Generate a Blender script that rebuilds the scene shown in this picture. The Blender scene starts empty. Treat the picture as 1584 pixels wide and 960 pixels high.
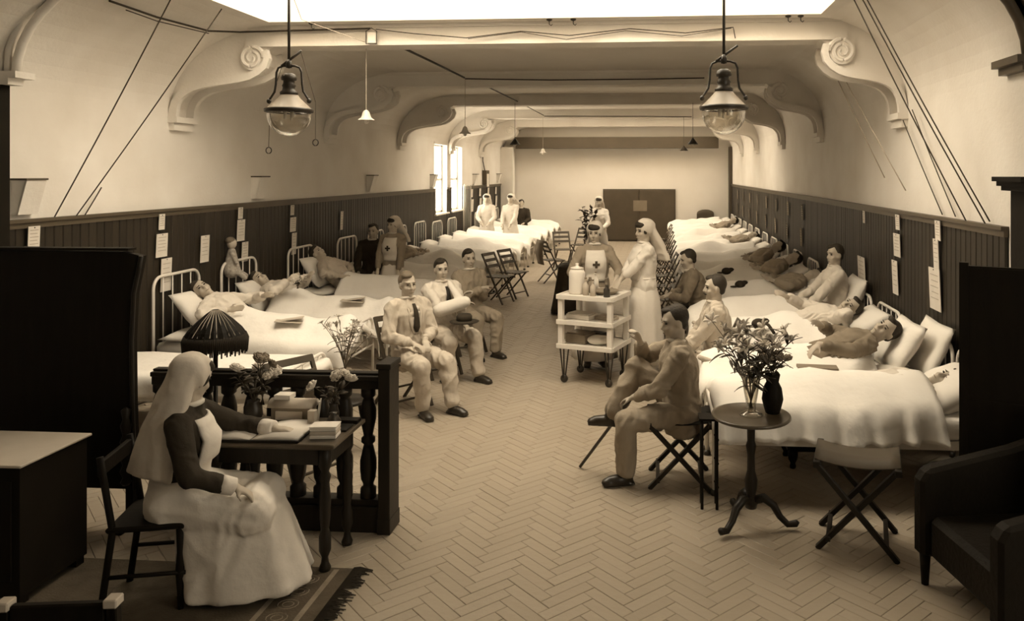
import bpy, bmesh, math, random
from mathutils import Vector, Matrix
from mathutils.noise import noise as NOISE
random.seed(7)
SC = bpy.context.scene
COL = SC.collection
PI = math.pi
V = Vector
# ------------------------------------------------------------------ camera
F = 1200.0
PSI = math.radians(4.3)
VPX, VPY = 1015.0, 266.0
cam_d = bpy.data.cameras.new('camera')
cam = bpy.data.objects.new('camera', cam_d)
COL.objects.link(cam)
cam.location = (0, 0, 2.28)
cam.rotation_euler = (PI/2, 0, PSI)
cam_d.sensor_width = 36.0
cam_d.sensor_fit = 'HORIZONTAL'
cam_d.lens = 36.0*F/1584.0
cam_d.shift_x = (792.0-(VPX-F*math.tan(PSI)))/1584.0
cam_d.shift_y = -(480.0-VPY)/1584.0
cam_d.clip_start = 0.05
cam_d.clip_end = 200
SC.camera = cam
# ------------------------------------------------------------------ light
SC.view_settings.view_transform = 'Standard'
SC.view_settings.look = 'None'
SC.view_settings.gamma = 1.0
SC.view_settings.exposure = 0.48
WARM = (1.0, 0.89, 0.70)
world = bpy.data.worlds.new('world')
SC.world = world
world.use_nodes = True
bg = world.node_tree.nodes['Background']
bg.inputs[0].default_value = (*WARM, 1)
bg.inputs[1].default_value = 0.6
E_DAY = 6.0       # one daylight radiance behind every window and rooflight
# ------------------------------------------------------------------ mesh helper
class MB:
    def __init__(s): s.v = []; s.f = []
    def add(s, vs, fs):
        n = len(s.v); s.v += [tuple(p) for p in vs]; s.f += [tuple(i+n for i in q) for q in fs]; return s
    def box(s, c, d, R=None):
        x, y, z = d[0]/2, d[1]/2, d[2]/2
        vs = [V(p) for p in ((-x,-y,-z),(x,-y,-z),(x,y,-z),(-x,y,-z),(-x,-y,z),(x,-y,z),(x,y,z),(-x,y,z))]
        if R is not None: vs = [R @ p for p in vs]
        c = V(c)
        return s.add([p+c for p in vs], [(3,2,1,0),(4,5,6,7),(0,1,5,4),(1,2,6,5),(2,3,7,6),(3,0,4,7)])
    def bb(s, x0, x1, y0, y1, z0, z1):
        return s.box(((x0+x1)/2,(y0+y1)/2,(z0+z1)/2), (abs(x1-x0),abs(y1-y0),abs(z1-z0)))
    def bar(s, a, b, w, h, up=(0,0,1)):
        a, b = V(a), V(b); d = b-a; L = d.length; d = d.normalized(); up = V(up)
        if abs(d.dot(up)) > .98: up = V((0,1,0)) if abs(d.y) < .9 else V((1,0,0))
        sx = d.cross(up).normalized(); uz = sx.cross(d)
        R = Matrix((sx, d, uz)).transposed()
        return s.box((a+b)/2, (w, L, h), R)
    def loft(s, rings, caps=True, closed=True):
        n = len(rings[0]); vs = [p for r in rings for p in r]; fs = []
        for i in range(len(rings)-1):
            for j in range(n if closed else n-1):
                k = (j+1) % n
                fs.append((i*n+j, i*n+k, (i+1)*n+k, (i+1)*n+j))
        if caps and closed:
            fs.append(tuple(range(n-1,-1,-1))); fs.append(tuple((len(rings)-1)*n+j for j in range(n)))
        return s.add(vs, fs)
    def tube(s, pts, r, n=8, caps=True, closed=False):
        pts = [V(p) for p in pts]; m = len(pts)
        rr = r if isinstance(r, (list, tuple)) else [r]*m
        t0 = (pts[1]-pts[0]).normalized()
        ref = V((0,0,1)) if abs(t0.z) < .9 else V((1,0,0))
        rings = []
        for i, p in enumerate(pts):
            if closed: t = (pts[(i+1)%m]-pts[i-1]).normalized()
            else: t = (pts[min(i+1,m-1)]-pts[max(i-1,0)]).normalized()
            u = t.cross(ref)
            if u.length < 1e-4: u = t.cross(V((0,1,0)))
            u.normalize(); w = t.cross(u).normalized(); ref = w.cross(t) if False else ref
            rings.append([p + (u*math.cos(2*PI*k/n) + w*math.sin(2*PI*k/n))*rr[i] for k in range(n)])
        if closed:
            rings.append(rings[0]); return s.loft(rings, caps=False)
        return s.loft(rings, caps)
    def cone(s, a, b, r0, r1, n=10): return s.tube([a, b], [r0, r1], n)
    def lathe(s, prof, n=16, c=(0,0,0), R=None):
        c = V(c); rings = []
        for r, z in prof:
            ring = [V((r*math.cos(2*PI*k/n), r*math.sin(2*PI*k/n), z)) for k in range(n)]
            if R is not None: ring = [R @ p for p in ring]
            rings.append([p+c for p in ring])
        return s.loft(rings)
    def ell(s, c, r, R=None, n=14, m=9):
        c = V(c); rings = []
        for i in range(1, m):
            a = PI*i/m
            ring = [V((r[0]*math.sin(a)*math.cos(2*PI*k/n), r[1]*math.sin(a)*math.sin(2*PI*k/n), -r[2]*math.cos(a))) for k in range(n)]
            if R is not None: ring = [R @ p for p in ring]
            rings.append([p+c for p in ring])
        b = V((0,0,-r[2])); t = V((0,0,r[2]))
        if R is not None: b, t = R @ b, R @ t
        n0 = len(s.v)
        s.loft(rings, caps=False)
        ib = len(s.v); s.v += [tuple(b+c), tuple(t+c)]
        last = n0+(m-2)*n
        for k in range(n):
            s.f.append((n0+(k+1)%n, n0+k, ib)); s.f.append((last+k, last+(k+1)%n, ib+1))
        return s
    def cap(s, a, b, r0, r1, n=12):
        # tapered capsule with round ends
        a, b = V(a), V(b); d = b-a; L = d.length
        if L < 1e-5: return s.ell(a, (r0,r0,r0), n=n)
        d = d/L; pts = []; rr = []
        for i in range(1, 5):
            t = PI/2*i/4; pts.append(a - d*r0*math.cos(t)); rr.append(max(r0*math.sin(t), 1e-4))
        for i in range(3, -1, -1):
            t = PI/2*i/4; 
            pts.append(b + d*r1*math.cos(PI/2*(i+1)/4) if False else b + d*r1*math.sin(PI/2*(3-i)/4)); rr.append(max(r1*math.cos(PI/2*(3-i)/4), 1e-4))
        return s.tube(pts, rr, n)
    def prism(s, poly, fn, t0, t1):
        n = len(poly)
        vs = [fn(p[0], p[1], t0) for p in poly]+[fn(p[0], p[1], t1) for p in poly]
        fs = [tuple(range(n-1,-1,-1)), tuple(range(n, 2*n))]+[(i,(i+1)%n,n+(i+1)%n,n+i) for i in range(n)]
        return s.add(vs, fs)
    def mesh(s, name):
        me = bpy.data.meshes.new(name); me.from_pydata(s.v, [], s.f); me.update(); return me
    def build(s, name, mat, parent=None, smooth=False, bev=0):
        me = s.mesh(name)
        bm = bmesh.new(); bm.from_mesh(me)
        bmesh.ops.recalc_face_normals(bm, faces=bm.faces)
        if bev: bmesh.ops.bevel(bm, geom=[e for e in bm.edges if e.is_manifold and e.calc_face_angle(0) > .6], offset=bev, segments=1, affect='EDGES', clamp_overlap=True)
        bm.to_mesh(me); bm.free()
        return link(name, me, mat, parent, smooth)
    def remesh(s, name, mat, parent=None, vox=.012, it=3, wr=0, wf=11.0):
        me = s.mesh('tmp'); bm = bmesh.new(); bm.from_mesh(me); bmesh.ops.recalc_face_normals(bm, faces=bm.faces); bm.to_mesh(me); bm.free()
        o = bpy.data.objects.new('tmp', me); COL.objects.link(o)
        m = o.modifiers.new('r', 'REMESH'); m.mode = 'VOXEL'; m.voxel_size = vox
        q = o.modifiers.new('s', 'SMOOTH'); q.factor = .5; q.iterations = it
        dg = bpy.context.evaluated_depsgraph_get()
        me2 = bpy.data.meshes.new_from_object(o.evaluated_get(dg)); me2.name = name
        bpy.data.objects.remove(o); bpy.data.meshes.remove(me)
        if wr:
            vs = me2.vertices; out = []
            for v_ in vs:
                c_ = v_.co; q_ = V((c_.x*wf, c_.y*wf, c_.z*wf*.75)); w_ = NOISE(q_*.5)*1.3
                r_ = 1-2*abs(NOISE(q_+V((w_,w_*.7,-w_))))
                out += list(c_+v_.normal*wr*(r_-.2))
            vs.foreach_set('co', out); me2.update()
        return link(name, me2, mat, parent, True)
def link(name, me, mat, parent=None, smooth=False):
    o = bpy.data.objects.new(name, me); COL.objects.link(o)
    if mat is not None:
        me.materials.clear(); me.materials.append(mat if not isinstance(mat, str) else MT[mat])
    if smooth: me.polygons.foreach_set('use_smooth', [True]*len(me.polygons)); me.update()
    if parent is not None: o.parent = parent
    return o
def tag(o, label, cat, group=None):
    o['label'] = label; o['category'] = cat
    if group: o['group'] = group
    return o
def thing(name, label, cat, loc=(0,0,0), rz=0, group=None):
    o = bpy.data.objects.new(name, None); COL.objects.link(o)
    o.empty_display_size = .1; o.location = loc; o.rotation_euler = (0,0,rz)
    return tag(o, label, cat, group)
def struct(o): o['kind'] = 'structure'; return o
def dup(o, parent=None):
    c = o.copy(); COL.objects.link(c)
    if parent is not None: c.parent = parent
    for ch in list(o.children): dup(ch, c)
    return c
def dupt(o, label, loc, rz, group=None, scale=None):
    c = dup(o); c['label'] = label; c.location = loc; c.rotation_euler = (0,0,rz)
    if group: c['group'] = group
    if scale: c.scale = scale
    return c
def RZ(a): return Matrix.Rotation(a, 3, 'Z')
def RX(a): return Matrix.Rotation(a, 3, 'X')
def RY(a): return Matrix.Rotation(a, 3, 'Y')
# ------------------------------------------------------------------ materials (sepia print: hue follows the value)
MT = {}
def sep(v): return (v, v*(.76+.22*min(v,1)), v*(.48+.46*min(v,1)))
def mat(name, v, rough=.6, ns=6.0, na=.18, bump=0.0, bs=40.0, stretch=(1,1,1), spec=.3, emit=None, metal=0, obj_rand=0):
    m = bpy.data.materials.new(name); m.use_nodes = True; MT[name] = m
    nt = m.node_tree; N = nt.nodes; Lk = nt.links
    b = N['Principled BSDF']; b.inputs['Roughness'].default_value = rough
    b.inputs['Specular IOR Level'].default_value = spec; b.inputs['Metallic'].default_value = metal
    tc = N.new('ShaderNodeTexCoord'); mp = N.new('ShaderNodeMapping'); mp.inputs['Scale'].default_value = stretch
    Lk.new(tc.outputs['Object'], mp.inputs['Vector'])
    no = N.new('ShaderNodeTexNoise'); no.inputs['Scale'].default_value = ns; no.inputs['Detail'].default_value = 5
    Lk.new(mp.outputs[0], no.inputs['Vector'])
    mx = N.new('ShaderNodeMix'); mx.data_type = 'RGBA'
    mx.inputs[6].default_value = (*sep(v*(1-na)), 1); mx.inputs[7].default_value = (*sep(min(.95, v*(1+na))), 1)
    if obj_rand:
        oi = N.new('ShaderNodeObjectInfo'); ge = N.new('ShaderNodeNewGeometry')
        ad = N.new('ShaderNodeMath'); ad.operation = 'ADD'; Lk.new(oi.outputs['Random'], ad.inputs[0]); Lk.new(ge.outputs['Random Per Island'], ad.inputs[1])
        fr = N.new('ShaderNodeMath'); fr.operation = 'FRACT'; Lk.new(ad.outputs[0], fr.inputs[0])
        m2 = N.new('ShaderNodeMix'); m2.inputs[0].default_value = obj_rand
        Lk.new(no.outputs['Fac'], m2.inputs[2]); Lk.new(fr.outputs[0], m2.inputs[3]); Lk.new(m2.outputs[0], mx.inputs[0])
    else:
        Lk.new(no.outputs['Fac'], mx.inputs[0])
    Lk.new(mx.outputs[2], b.inputs['Base Color'])
    if bump:
        n2 = N.new('ShaderNodeTexNoise'); n2.inputs['Scale'].default_value = bs; n2.inputs['Detail'].default_value = 4
        Lk.new(mp.outputs[0], n2.inputs['Vector'])
        bp = N.new('ShaderNodeBump'); bp.inputs['Strength'].default_value = bump; bp.inputs['Distance'].default_value = .02
        Lk.new(n2.outputs['Fac'], bp.inputs['Height']); Lk.new(bp.outputs[0], b.inputs['Normal'])
    if emit:
        b.inputs['Emission Color'].default_value = (*WARM, 1); b.inputs['Emission Strength'].default_value = emit
    return m
mat('plaster', .80, .9, 1.6, .14, .15, 30)
mat('plaster_white', .80, .85, 2.0, .05)
mat('parquet', .34, .42, 3.0, .12, .12, 25, spec=.35, obj_rand=.35)
mat('floor_base', .20, .7)
mat('boards', .028, .5, 4.0, .35, .1, 30, (3,3,.4), obj_rand=.5)
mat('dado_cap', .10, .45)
mat('dark_wood', .018, .45, 3.0, .35, .08, 20, (6,1,1), spec=.25)
mat('black_wood', .012, .6, 3.0, .4, .05, 20, (6,1,1), spec=.12)
mat('chair_wood', .07, .45, 4.0, .3)
mat('table_wood', .09, .3, 4.0, .35, .05, 20, (5,1,1), spec=.5)
mat('pale_cloth', .55, .9, 6, .1)
mat('sheet', .86, .9, 3.0, .05, .6, 7)
mat('blanket', .84, .95, 4.0, .06, .6, 6)
mat('pillow', .80, .9, 3.0, .04, .3, 9)
mat('white_iron', .78, .4, 5, .05, spec=.5)
mat('skin', .48, .55, 9, .08)
mat('hair', .035, .6, 30, .4, .3, 60, (1,1,4))
mat('hair_fair', .14, .6, 30, .3, .3, 60, (1,1,4))
mat('ink', .02, .6)
mat('suit_pale', .50, .95, 5, .1, .5, 14)
mat('suit_mid', .32, .95, 5, .12, .5, 14)
mat('suit_brown', .24, .95, 5, .15, .5, 14)
mat('suit_dark', .04, .95, 5, .2, .4, 14)
mat('shirt', .66, .95, 5, .06, .5, 14)
mat('dress_dark', .035, .9, 5, .2, .4, 14)
mat('dress_grey', .30, .9, 5, .12, .4, 14)
mat('linen', .74, .95, 4, .05, .4, 10)
mat('linen_grey', .52, .95, 4, .08, .4, 10)
mat('veil', .66, .95, 4, .06, .3, 10)
mat('boot', .03, .35, 8, .3, spec=.5)
mat('cross_cloth', .07, .9)
mat('paper', .74, .9, 12, .08)
mat('print', .25, .9)
mat('faint_ink', .45, .9)
mat('print_cloth', .42, .9, 38, .75)
mat('metal_dark', .035, .4, 8, .3, spec=.5)
mat('metal_shade', .26, .45, 8, .2, spec=.5)
mat('cable', .05, .6)
mat('cord', .16, .7)
mat('wire_pale', .45, .7)
mat('leather', .012, .6, 8, .3, .2, 40, spec=.12)
mat('rug', .10, .95, 9, .5, .3, 80)
mat('rug_pale', .26, .95, 14, .4, .3, 80)
mat('fringe', .03, .95)
mat('leaf', .07, .5, 8, .3)
mat('leaf_mid', .16, .5, 8, .3)
mat('petal', .62, .7, 12, .1)
mat('petal_dark', .22, .7, 12, .2)
mat('glass_shade', .75, .3, 5, .04)
mat('cork', .22, .8)
mat('striped', .22, .9, 4, .5, stretch=(14,.6,.6))
mat('plaid', .20, .9, 6, .4)
mat('door_brown', .085, .6, 3, .2)
mat('daylit_pane', .8, .5, emit=E_DAY)
def glass(name, tint=(1,.95,.85), rough=.02):
    m = bpy.data.materials.new(name); m.use_nodes = True; MT[name] = m
    nt = m.node_tree; N = nt.nodes; N.remove(N['Principled BSDF']); out = N['Material Output']
    tr = N.new('ShaderNodeBsdfTransparent'); tr.inputs[0].default_value = (*tint,1)
    gl = N.new('ShaderNodeBsdfGlossy'); gl.inputs['Roughness'].default_value = rough
    lw = N.new('ShaderNodeLayerWeight'); lw.inputs[0].default_value = .35
    mi = N.new('ShaderNodeMixShader'); nt.links.new(lw.outputs['Facing'], mi.inputs[0])
    nt.links.new(tr.outputs[0], mi.inputs[1]); nt.links.new(gl.outputs[0], mi.inputs[2]); nt.links.new(mi.outputs[0], out.inputs[0])
glass('glass', (.97,.95,.90))
# ------------------------------------------------------------------ the room
L, R_ = -5.1, 2.45
YB = 25.6           # end wall
YP0, YP1 = 5.30, 5.60   # stage arch wall
ZD = 1.885          # dado cap
ZC = 3.80           # flat ceiling
CL, CR = -3.92, 1.58    # flat ceiling edges
SX0, SX1, SY0 = -6.0, 3.35, -3.0  # platform end behind the arch
# floor with herringbone blocks
fl = struct(MB().bb(SX0-.2, SX1+.2, SY0-.2, YB+.2, -.2, -.012).build('floor', 'floor_base'))
k, bw = 4, .078
def blocks():
    c45 = math.cos(PI/4)
    for i in range(-420, 420):
        for j in range(-70, 70):
            for ty in (0, 1):
                cx, cy = (i+j*k+k/2, i-j*k+.5) if ty == 0 else (i+j*k+k+.5, i-j*k+1-k/2)
                X = (cx-cy)*c45*bw - 1.0; Y = (cx+cy)*c45*bw + 8.0
                if L+.02 < X < R_-.02 and YP1-2.6 < Y < YB: yield X, Y, PI/4 if ty == 0 else -PI/4
def block_mesh(mb, X, Y, a, l, w, z):
    g = .0011; x, y = l/2-g, w/2-g; ca, sa = math.cos(a), math.sin(a)
    P = [(-x,-y),(x,-y),(x,y),(-x,y)]; P2 = [(p*(1-.003/x), q*(1-.003/y)) for p, q in P]
    tr = lambda p, q, zz: (X+p*ca-q*sa, Y+p*sa+q*ca, zz)
    mb.add([tr(p,q,-.012) for p,q in P]+[tr(p,q,z-.002) for p,q in P]+[tr(p,q,z) for p,q in P2],
           [(0,1,5,4),(1,2,6,5),(2,3,7,6),(3,0,4,7),(4,5,9,8),(5,6,10,9),(6,7,11,10),(7,4,8,11),(8,9,10,11)])
near, rest = [], MB()
allb = sorted(blocks(), key=lambda t: abs(t[1]-4.3)+.35*abs(t[0]-.1)+(0 if -1.5 < t[0] < 1.6 and t[1] > 3.75 else 50))
for n_, (X, Y, a) in enumerate(allb):
    if n_ < 300: near.append((X, Y, a))
    else: block_mesh(rest, X, Y, a, k*bw, bw, random.uniform(-.0015, .0005))
bm0 = MB(); block_mesh(bm0, 0, 0, 0, k*bw, bw, 0); bme = bm0.mesh('floor_block'); bme.materials.append(MT['parquet'])
for X, Y, a in near:
    o = bpy.data.objects.new('floor_block', bme); COL.objects.link(o); o.parent = fl
    o.location = (X, Y, random.uniform(-.0015, .0005)); o.rotation_euler = (0,0,a)
ro = rest.build('floor_blocks_beyond', 'parquet', fl); ro['kind'] = 'stuff'
pf = MB().bb(SX0, SX1, SY0, 3.0, -.012, 0).build('platform_boards', 'dark_wood', fl)
# side walls with cove
def wall(side):
    mb = MB(); sg = -1 if side == 'left' else 1; X = L if sg < 0 else R_; C = CL if sg < 0 else CR
    T = X+sg*.3
    wins = [(17.55,18.65),(18.98,20.1)] if sg < 0 else []
    y = YP0
    for a, b in wins:
        mb.bb(X, T, y, a, 0, 2.95); mb.bb(X, T, a, b, 0, 1.3); y = b
    mb.bb(X, T, y, YB+.3, 0, 2.95)
    rings = []
    for i in range(0, 13):
        t = PI/2*i/12
        x = X+(C-X)*(1-math.cos(t)); z = 2.95+(ZC-2.95)*math.sin(t)
        rings.append([(x, YP0, z), (x, YB+.3, z), (x+sg*.3, YB+.3, z+.05), (x+sg*.3, YP0, z+.05)])
    mb.loft(rings)
    for a, b in wins: pass
    return struct(mb.build('wall_'+side, 'plaster'))
wl, wr = wall('left'), wall('right')
for q in (wl, wr):
    for p in q.data.polygons: p.use_smooth = False
wb = struct(MB().bb(L-.3, R_+.3, YB, YB+.3, 0, ZC+.3).build('wall_back', 'plaster_white'))
# wainscot boards
bdm = MB(); g = .094
bdm.bb(-.012, .012, -g/2, g/2, 0, 1.0); bme = bdm.build('x', 'boards', bev=.006); BM = bme.data; bpy.data.objects.remove(bme)
for par, X, sg in ((wl, L, 1), (wr, R_, -1)):
    y = YP1+.05
    while y < YB-.05:
        z1 = ZD-.02
        if sg > 0 and (17.55 < y < 18.65 or 18.98 < y < 20.1): z1 = 1.28
        o = bpy.data.objects.new('wainscot_board', BM); COL.objects.link(o); o.parent = par
        o.location = (X+sg*(.010+random.uniform(0,.003)), y, .14); o.scale = (1, 1, z1-.14)
        y += .1
for nm, X, sg in (('left', L, 1), ('right', R_, -1)):
    struct(MB().bb(X, X+sg*.035, YP1, YB, .0, .16).build('baseboard_'+nm, 'dado_cap', bev=.005))
    segs = [(YP1, 17.5), (18.68, 18.95), (20.13, YB)] if sg > 0 else [(YP1, YB)]
    mb = MB()
    for a, b in segs:
        mb.bb(X, X+sg*.055, a, b, ZD-.012, ZD+.015); mb.bb(X, X+sg*.035, a, b, ZD-.06, ZD-.012)
    struct(mb.build('trim_1' if sg > 0 else 'trim_2', 'dado_cap'))
# left windows
for n_, (a, b) in enumerate(((17.55,18.65),(18.98,20.1))):
    w = bpy.data.objects.new('window_%d' % (n_+1), None); COL.objects.link(w); struct(w)
    mb = MB(); X = L-.16; fx = .05
    for y in (a+.03, (a+b)/2, b-.03): mb.bb(X-.03, X+.03, y-.025, y+.025, 1.3, 2.95)
    for z in (1.33, 2.1, 2.92): mb.bb(X-.03, X+.03, a, b, z-.025, z+.025)
    mb.build('window_frame', 'white_iron', w)
    for i in (0, 1):
        for z0, z1 in ((1.36, 2.07), (2.13, 2.89)):
            y0, y1 = (a+.05, (a+b)/2-.025) if i == 0 else ((a+b)/2+.025, b-.05)
            MB().bb(X-.006, X+.006, y0, y1, z0, z1).build('pane', 'daylit_pane', w)
    MB().bb(L-.16, L+.06, a-.03, b+.03, 1.27, 1.305).build('window_sill', 'white_iron', w)
    MB().bb(L-.3, L+.02, a-.05, b+.05, 2.93, 2.99).build('window_head', 'plaster', w)
# flat ceiling with unseen rooflights in added light shafts
ce = MB()
lays = [(5.70, 7.60), (16.3, 17.7), (20.2, 21.6), (23.5, 24.9)]
SH = 1.2            # depth of the unseen shafts, added to narrow the rooflight spread
y = YP0
for a, b in lays:
    ce.bb(CL, CR, y, a, ZC, ZC+.12)
    ce.bb(CL-.08, CL, a-.1, b+.1, ZC, ZC+SH+.06); ce.bb(CR, CR+.08, a-.1, b+.1, ZC, ZC+SH+.06)
    ce.bb(CL, CR, a-.1, a, ZC+.12, ZC+SH+.06); ce.bb(CL, CR, b, b+.1, ZC+.12, ZC+SH+.06); y = b
ce.bb(CL, CR, y, YB+.3, ZC, ZC+.12)
cei = struct(ce.build('ceiling', 'plaster_white'))
for i, (a, b) in enumerate(lays):
    w = bpy.data.objects.new('window_roof_%s_offscreen' % ('near','middle','far','end')[i], None); COL.objects.link(w); struct(w)
    nx = 5
    for q in range(nx):
        x0 = CL+.02+(CR-CL-.04)*q/nx; x1 = CL+.02+(CR-CL-.04)*(q+1)/nx
        MB().bb(x0+.004, x1-.004, a, b, ZC+SH+.012, ZC+SH+.03).build('unseen_rooflight_pane', 'daylit_pane', w)
    m_ = MB()
    for q in range(nx+1):
        x0 = CL+.02+(CR-CL-.04)*q/nx; m_.bb(x0-.01, x0+.01, a, b, ZC+SH+.0, ZC+SH+.045)
    m_.build('glazing_bar', 'plaster_white', w)
# cross beams with scrolled brackets
def beam(n, Y, z0=3.585, th=.30, dark=False):
    b = MB().bb(CL-.35, CR+.3, Y, Y+th, z0+.02, ZC+.02)
    b.bb(CL-.35, CR+.3, Y-.03, Y+th+.03, ZC-.035, ZC+.0)
    b.bb(CL-.35, CR+.3, Y-.012, Y+th+.012, z0, z0+.03)
    o = struct(b.build('trim_%d' % n, 'door_brown' if dark else 'plaster'))
    for sg in (-1, 1):
        X = L if sg < 0 else R_; C = CL if sg < 0 else CR; w = abs(C-X)
        # S curve from the corbel on the wall to the volute under the beam
        S = []
        for t in range(0, 15):
            q = t/14.0
            dx = [0.0,.01,.03,.07,.13,.21,.31,.42,.53,.63,.72,.79,.84,.86,.84][t]*w*1.02
            dz = [2.86,2.95,3.03,3.10,3.16,3.205,3.235,3.255,3.27,3.285,3.31,3.35,3.40,3.46,3.53][t]
            S.append((X-sg*dx, dz))
        outer = []
        for i in range(0, 11):
            tt = PI/2*i/10
            outer.append((X+(C-X)*(1-math.cos(tt))+sg*.05, 2.95+(ZC-2.95)*math.sin(tt)+.03))
        poly = [(X+sg*.05, 2.86)]+S+[(C, z0+.03),(C, ZC+.02)]+outer[::-1]
        m_ = MB(); m_.prism(poly, lambda a, c, t: (a, t, c), Y+.02, Y+th-.02)
        m_.build('bracket', 'door_brown' if dark else 'plaster', o)
        # raised rib and volute on both faces
        for yy in (Y-.005, Y+th+.005):
            rb = MB(); rings = []
            for i, (a, c) in enumerate(S):
                t = V((S[min(i+1,14)][0]-S[max(i-1,0)][0], 0, S[min(i+1,14)][1]-S[max(i-1,0)][1])).normalized()
                nn = V((-t.z, 0, t.x))*(-sg)
                p = V((a, yy, c)); hw = .085*(1-.25*i/14)
                rings.append([p+V((0,-.03,0)), p+V((0,.03,0)), p-nn*hw+V((0,.03,0)), p-nn*hw+V((0,-.03,0))] if True else None)
            rb.loft(rings); rb.build('bracket_rib', 'door_brown' if dark else 'plaster', o)
            sp = MB(); pts = []; rad = []
            c0 = V((X-sg*.86*w*1.02+sg*.14, yy, 3.47))
            for i in range(0, 46):
                a = i/45*2*PI*2.1; r = .13*(1-.85*i/45)
                pts.append(c0+V((-sg*r*math.cos(a), 0, r*math.sin(a)+.0))); rad.append(.026*(1-.5*i/45))
            sp.tube(pts, rad, 7); sp.lathe([(.13, -.004), (.13, .004)], 20, c0, RX(PI/2))
            sp.build('volute', 'door_brown' if dark else 'plaster', o)
        MB().bb(X, X-sg*.10, Y-.04, Y+th+.04, 2.80, 2.86).bb(X, X-sg*.06, Y-.02, Y+th+.02, 2.72, 2.80).build('corbel', 'plaster', o)
for i, Y in enumerate((7.8, 11.6, 15.0, 18.75, 22.1)): beam(3+i, Y)
# the last beam is dark and lower, with dark posts against the end wall
eb = MB().bb(-4.6, 2.0, YB-.45, YB-.2, 3.05, 3.42)
struct(eb.build('trim_8', 'door_brown'))
eb = MB().bb(L, L+.42, YB-.5, YB-.1, 0, 3.1); struct(eb.build('trim_9', 'plaster'))
eb = MB().bb(R_-.10, R_, YB-.4, YB, 0, 3.1); struct(eb.build('trim_10', 'door_brown'))
# stage arch
arch = MB()
zs, zt = 3.05, 4.0
for sg in (-1, 1):
    X = L if sg < 0 else R_; XO = SX0-.2 if sg < 0 else SX1+.2; w = 1.5
    poly = [(XO, 0), (X, 0), (X, zs)]
    for i in range(1, 13):
        t = PI/2*i/12; poly.append((X-sg*w*(1-math.cos(t)), zs+(zt-zs)*math.sin(t)))
    poly += [(X-sg*3.78 if sg < 0 else X-sg*3.78, zt), (X-sg*3.78, 4.6), (XO, 4.6)]
    arch.prism(poly, lambda a, c, t: (a, t, c), YP0, YP1)
ao = struct(arch.build('wall_arch', 'plaster'))
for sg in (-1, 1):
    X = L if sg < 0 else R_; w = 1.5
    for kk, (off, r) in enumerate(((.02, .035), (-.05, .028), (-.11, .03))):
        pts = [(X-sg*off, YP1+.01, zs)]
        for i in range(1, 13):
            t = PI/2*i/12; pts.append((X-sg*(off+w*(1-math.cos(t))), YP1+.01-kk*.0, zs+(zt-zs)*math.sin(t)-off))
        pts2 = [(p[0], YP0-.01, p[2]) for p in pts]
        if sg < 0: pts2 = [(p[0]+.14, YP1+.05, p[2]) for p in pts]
        MB().tube(pts2, r, 7).build('arch_moulding', 'dado_cap' if sg > 0 else 'plaster', ao, True)  # right moulding coloured dark to stand for shade, left twin stays plaster
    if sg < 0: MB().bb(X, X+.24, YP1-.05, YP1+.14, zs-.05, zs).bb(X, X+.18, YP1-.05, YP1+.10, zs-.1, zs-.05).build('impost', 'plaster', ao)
    MB().bb(X-sg*.10, X+sg*.2, YP0-.05, YP1+.05, zs-.05, zs).bb(X-sg*.06, X+sg*.2, YP0-.03, YP1+.03, zs-.1, zs-.05).build('capital', 'plaster' if sg < 0 else 'dado_cap', ao)  # right capital darkened the same way
struct(MB().bb(L-.05, L+.10, YP0-.04, YP1+.06, 0, zs-.1).build('trim_11', 'black_wood'))
# platform end of the room behind the camera, lit by tall windows
pw = MB()
pw.bb(SX0-.2, SX1+.2, SY0-.2, SY0, 0, 4.6)
struct(pw.build('wall_platform', 'plaster'))
struct(MB().bb(SX0-.2, SX1+.2, SY0-.2, YP0, 4.5, 4.7).build('ceiling_platform', 'plaster'))
PWIN = {'left': [], 'right': [(.9, 2.2)]}
for nm, X, sg in (('left', SX0, -1), ('right', SX1, 1)):
    m_ = MB(); y = SY0
    for a, b in PWIN[nm]:
        m_.bb(X, X+sg*.2, y, a, 0, 4.6); m_.bb(X, X+sg*.2, a, b, 0, 1.0); m_.bb(X, X+sg*.2, a, b, 3.9, 4.6); y = b
    m_.bb(X, X+sg*.2, y, YP0, 0, 4.6)
    struct(m_.build('wall_platform_'+nm, 'plaster'))
    for i, (a, b) in enumerate(PWIN[nm]):
        w = bpy.data.objects.new('window_right_offscreen', None); COL.objects.link(w); struct(w)
        MB().bb(X+sg*.08, X+sg*.1, a, b, 1.0, 3.9).build('pane', 'daylit_pane', w)
        m_ = MB()
        for y in (a+.03, (a+b)/2, b-.03): m_.bb(X+sg*.05, X+sg*.11, y-.03, y+.03, 1.0, 3.9)
        for z in (1.03, 2.4, 3.87): m_.bb(X+sg*.05, X+sg*.11, a, b, z-.03, z+.03)
        m_.build('window_frame', 'white_iron', w)
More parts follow.
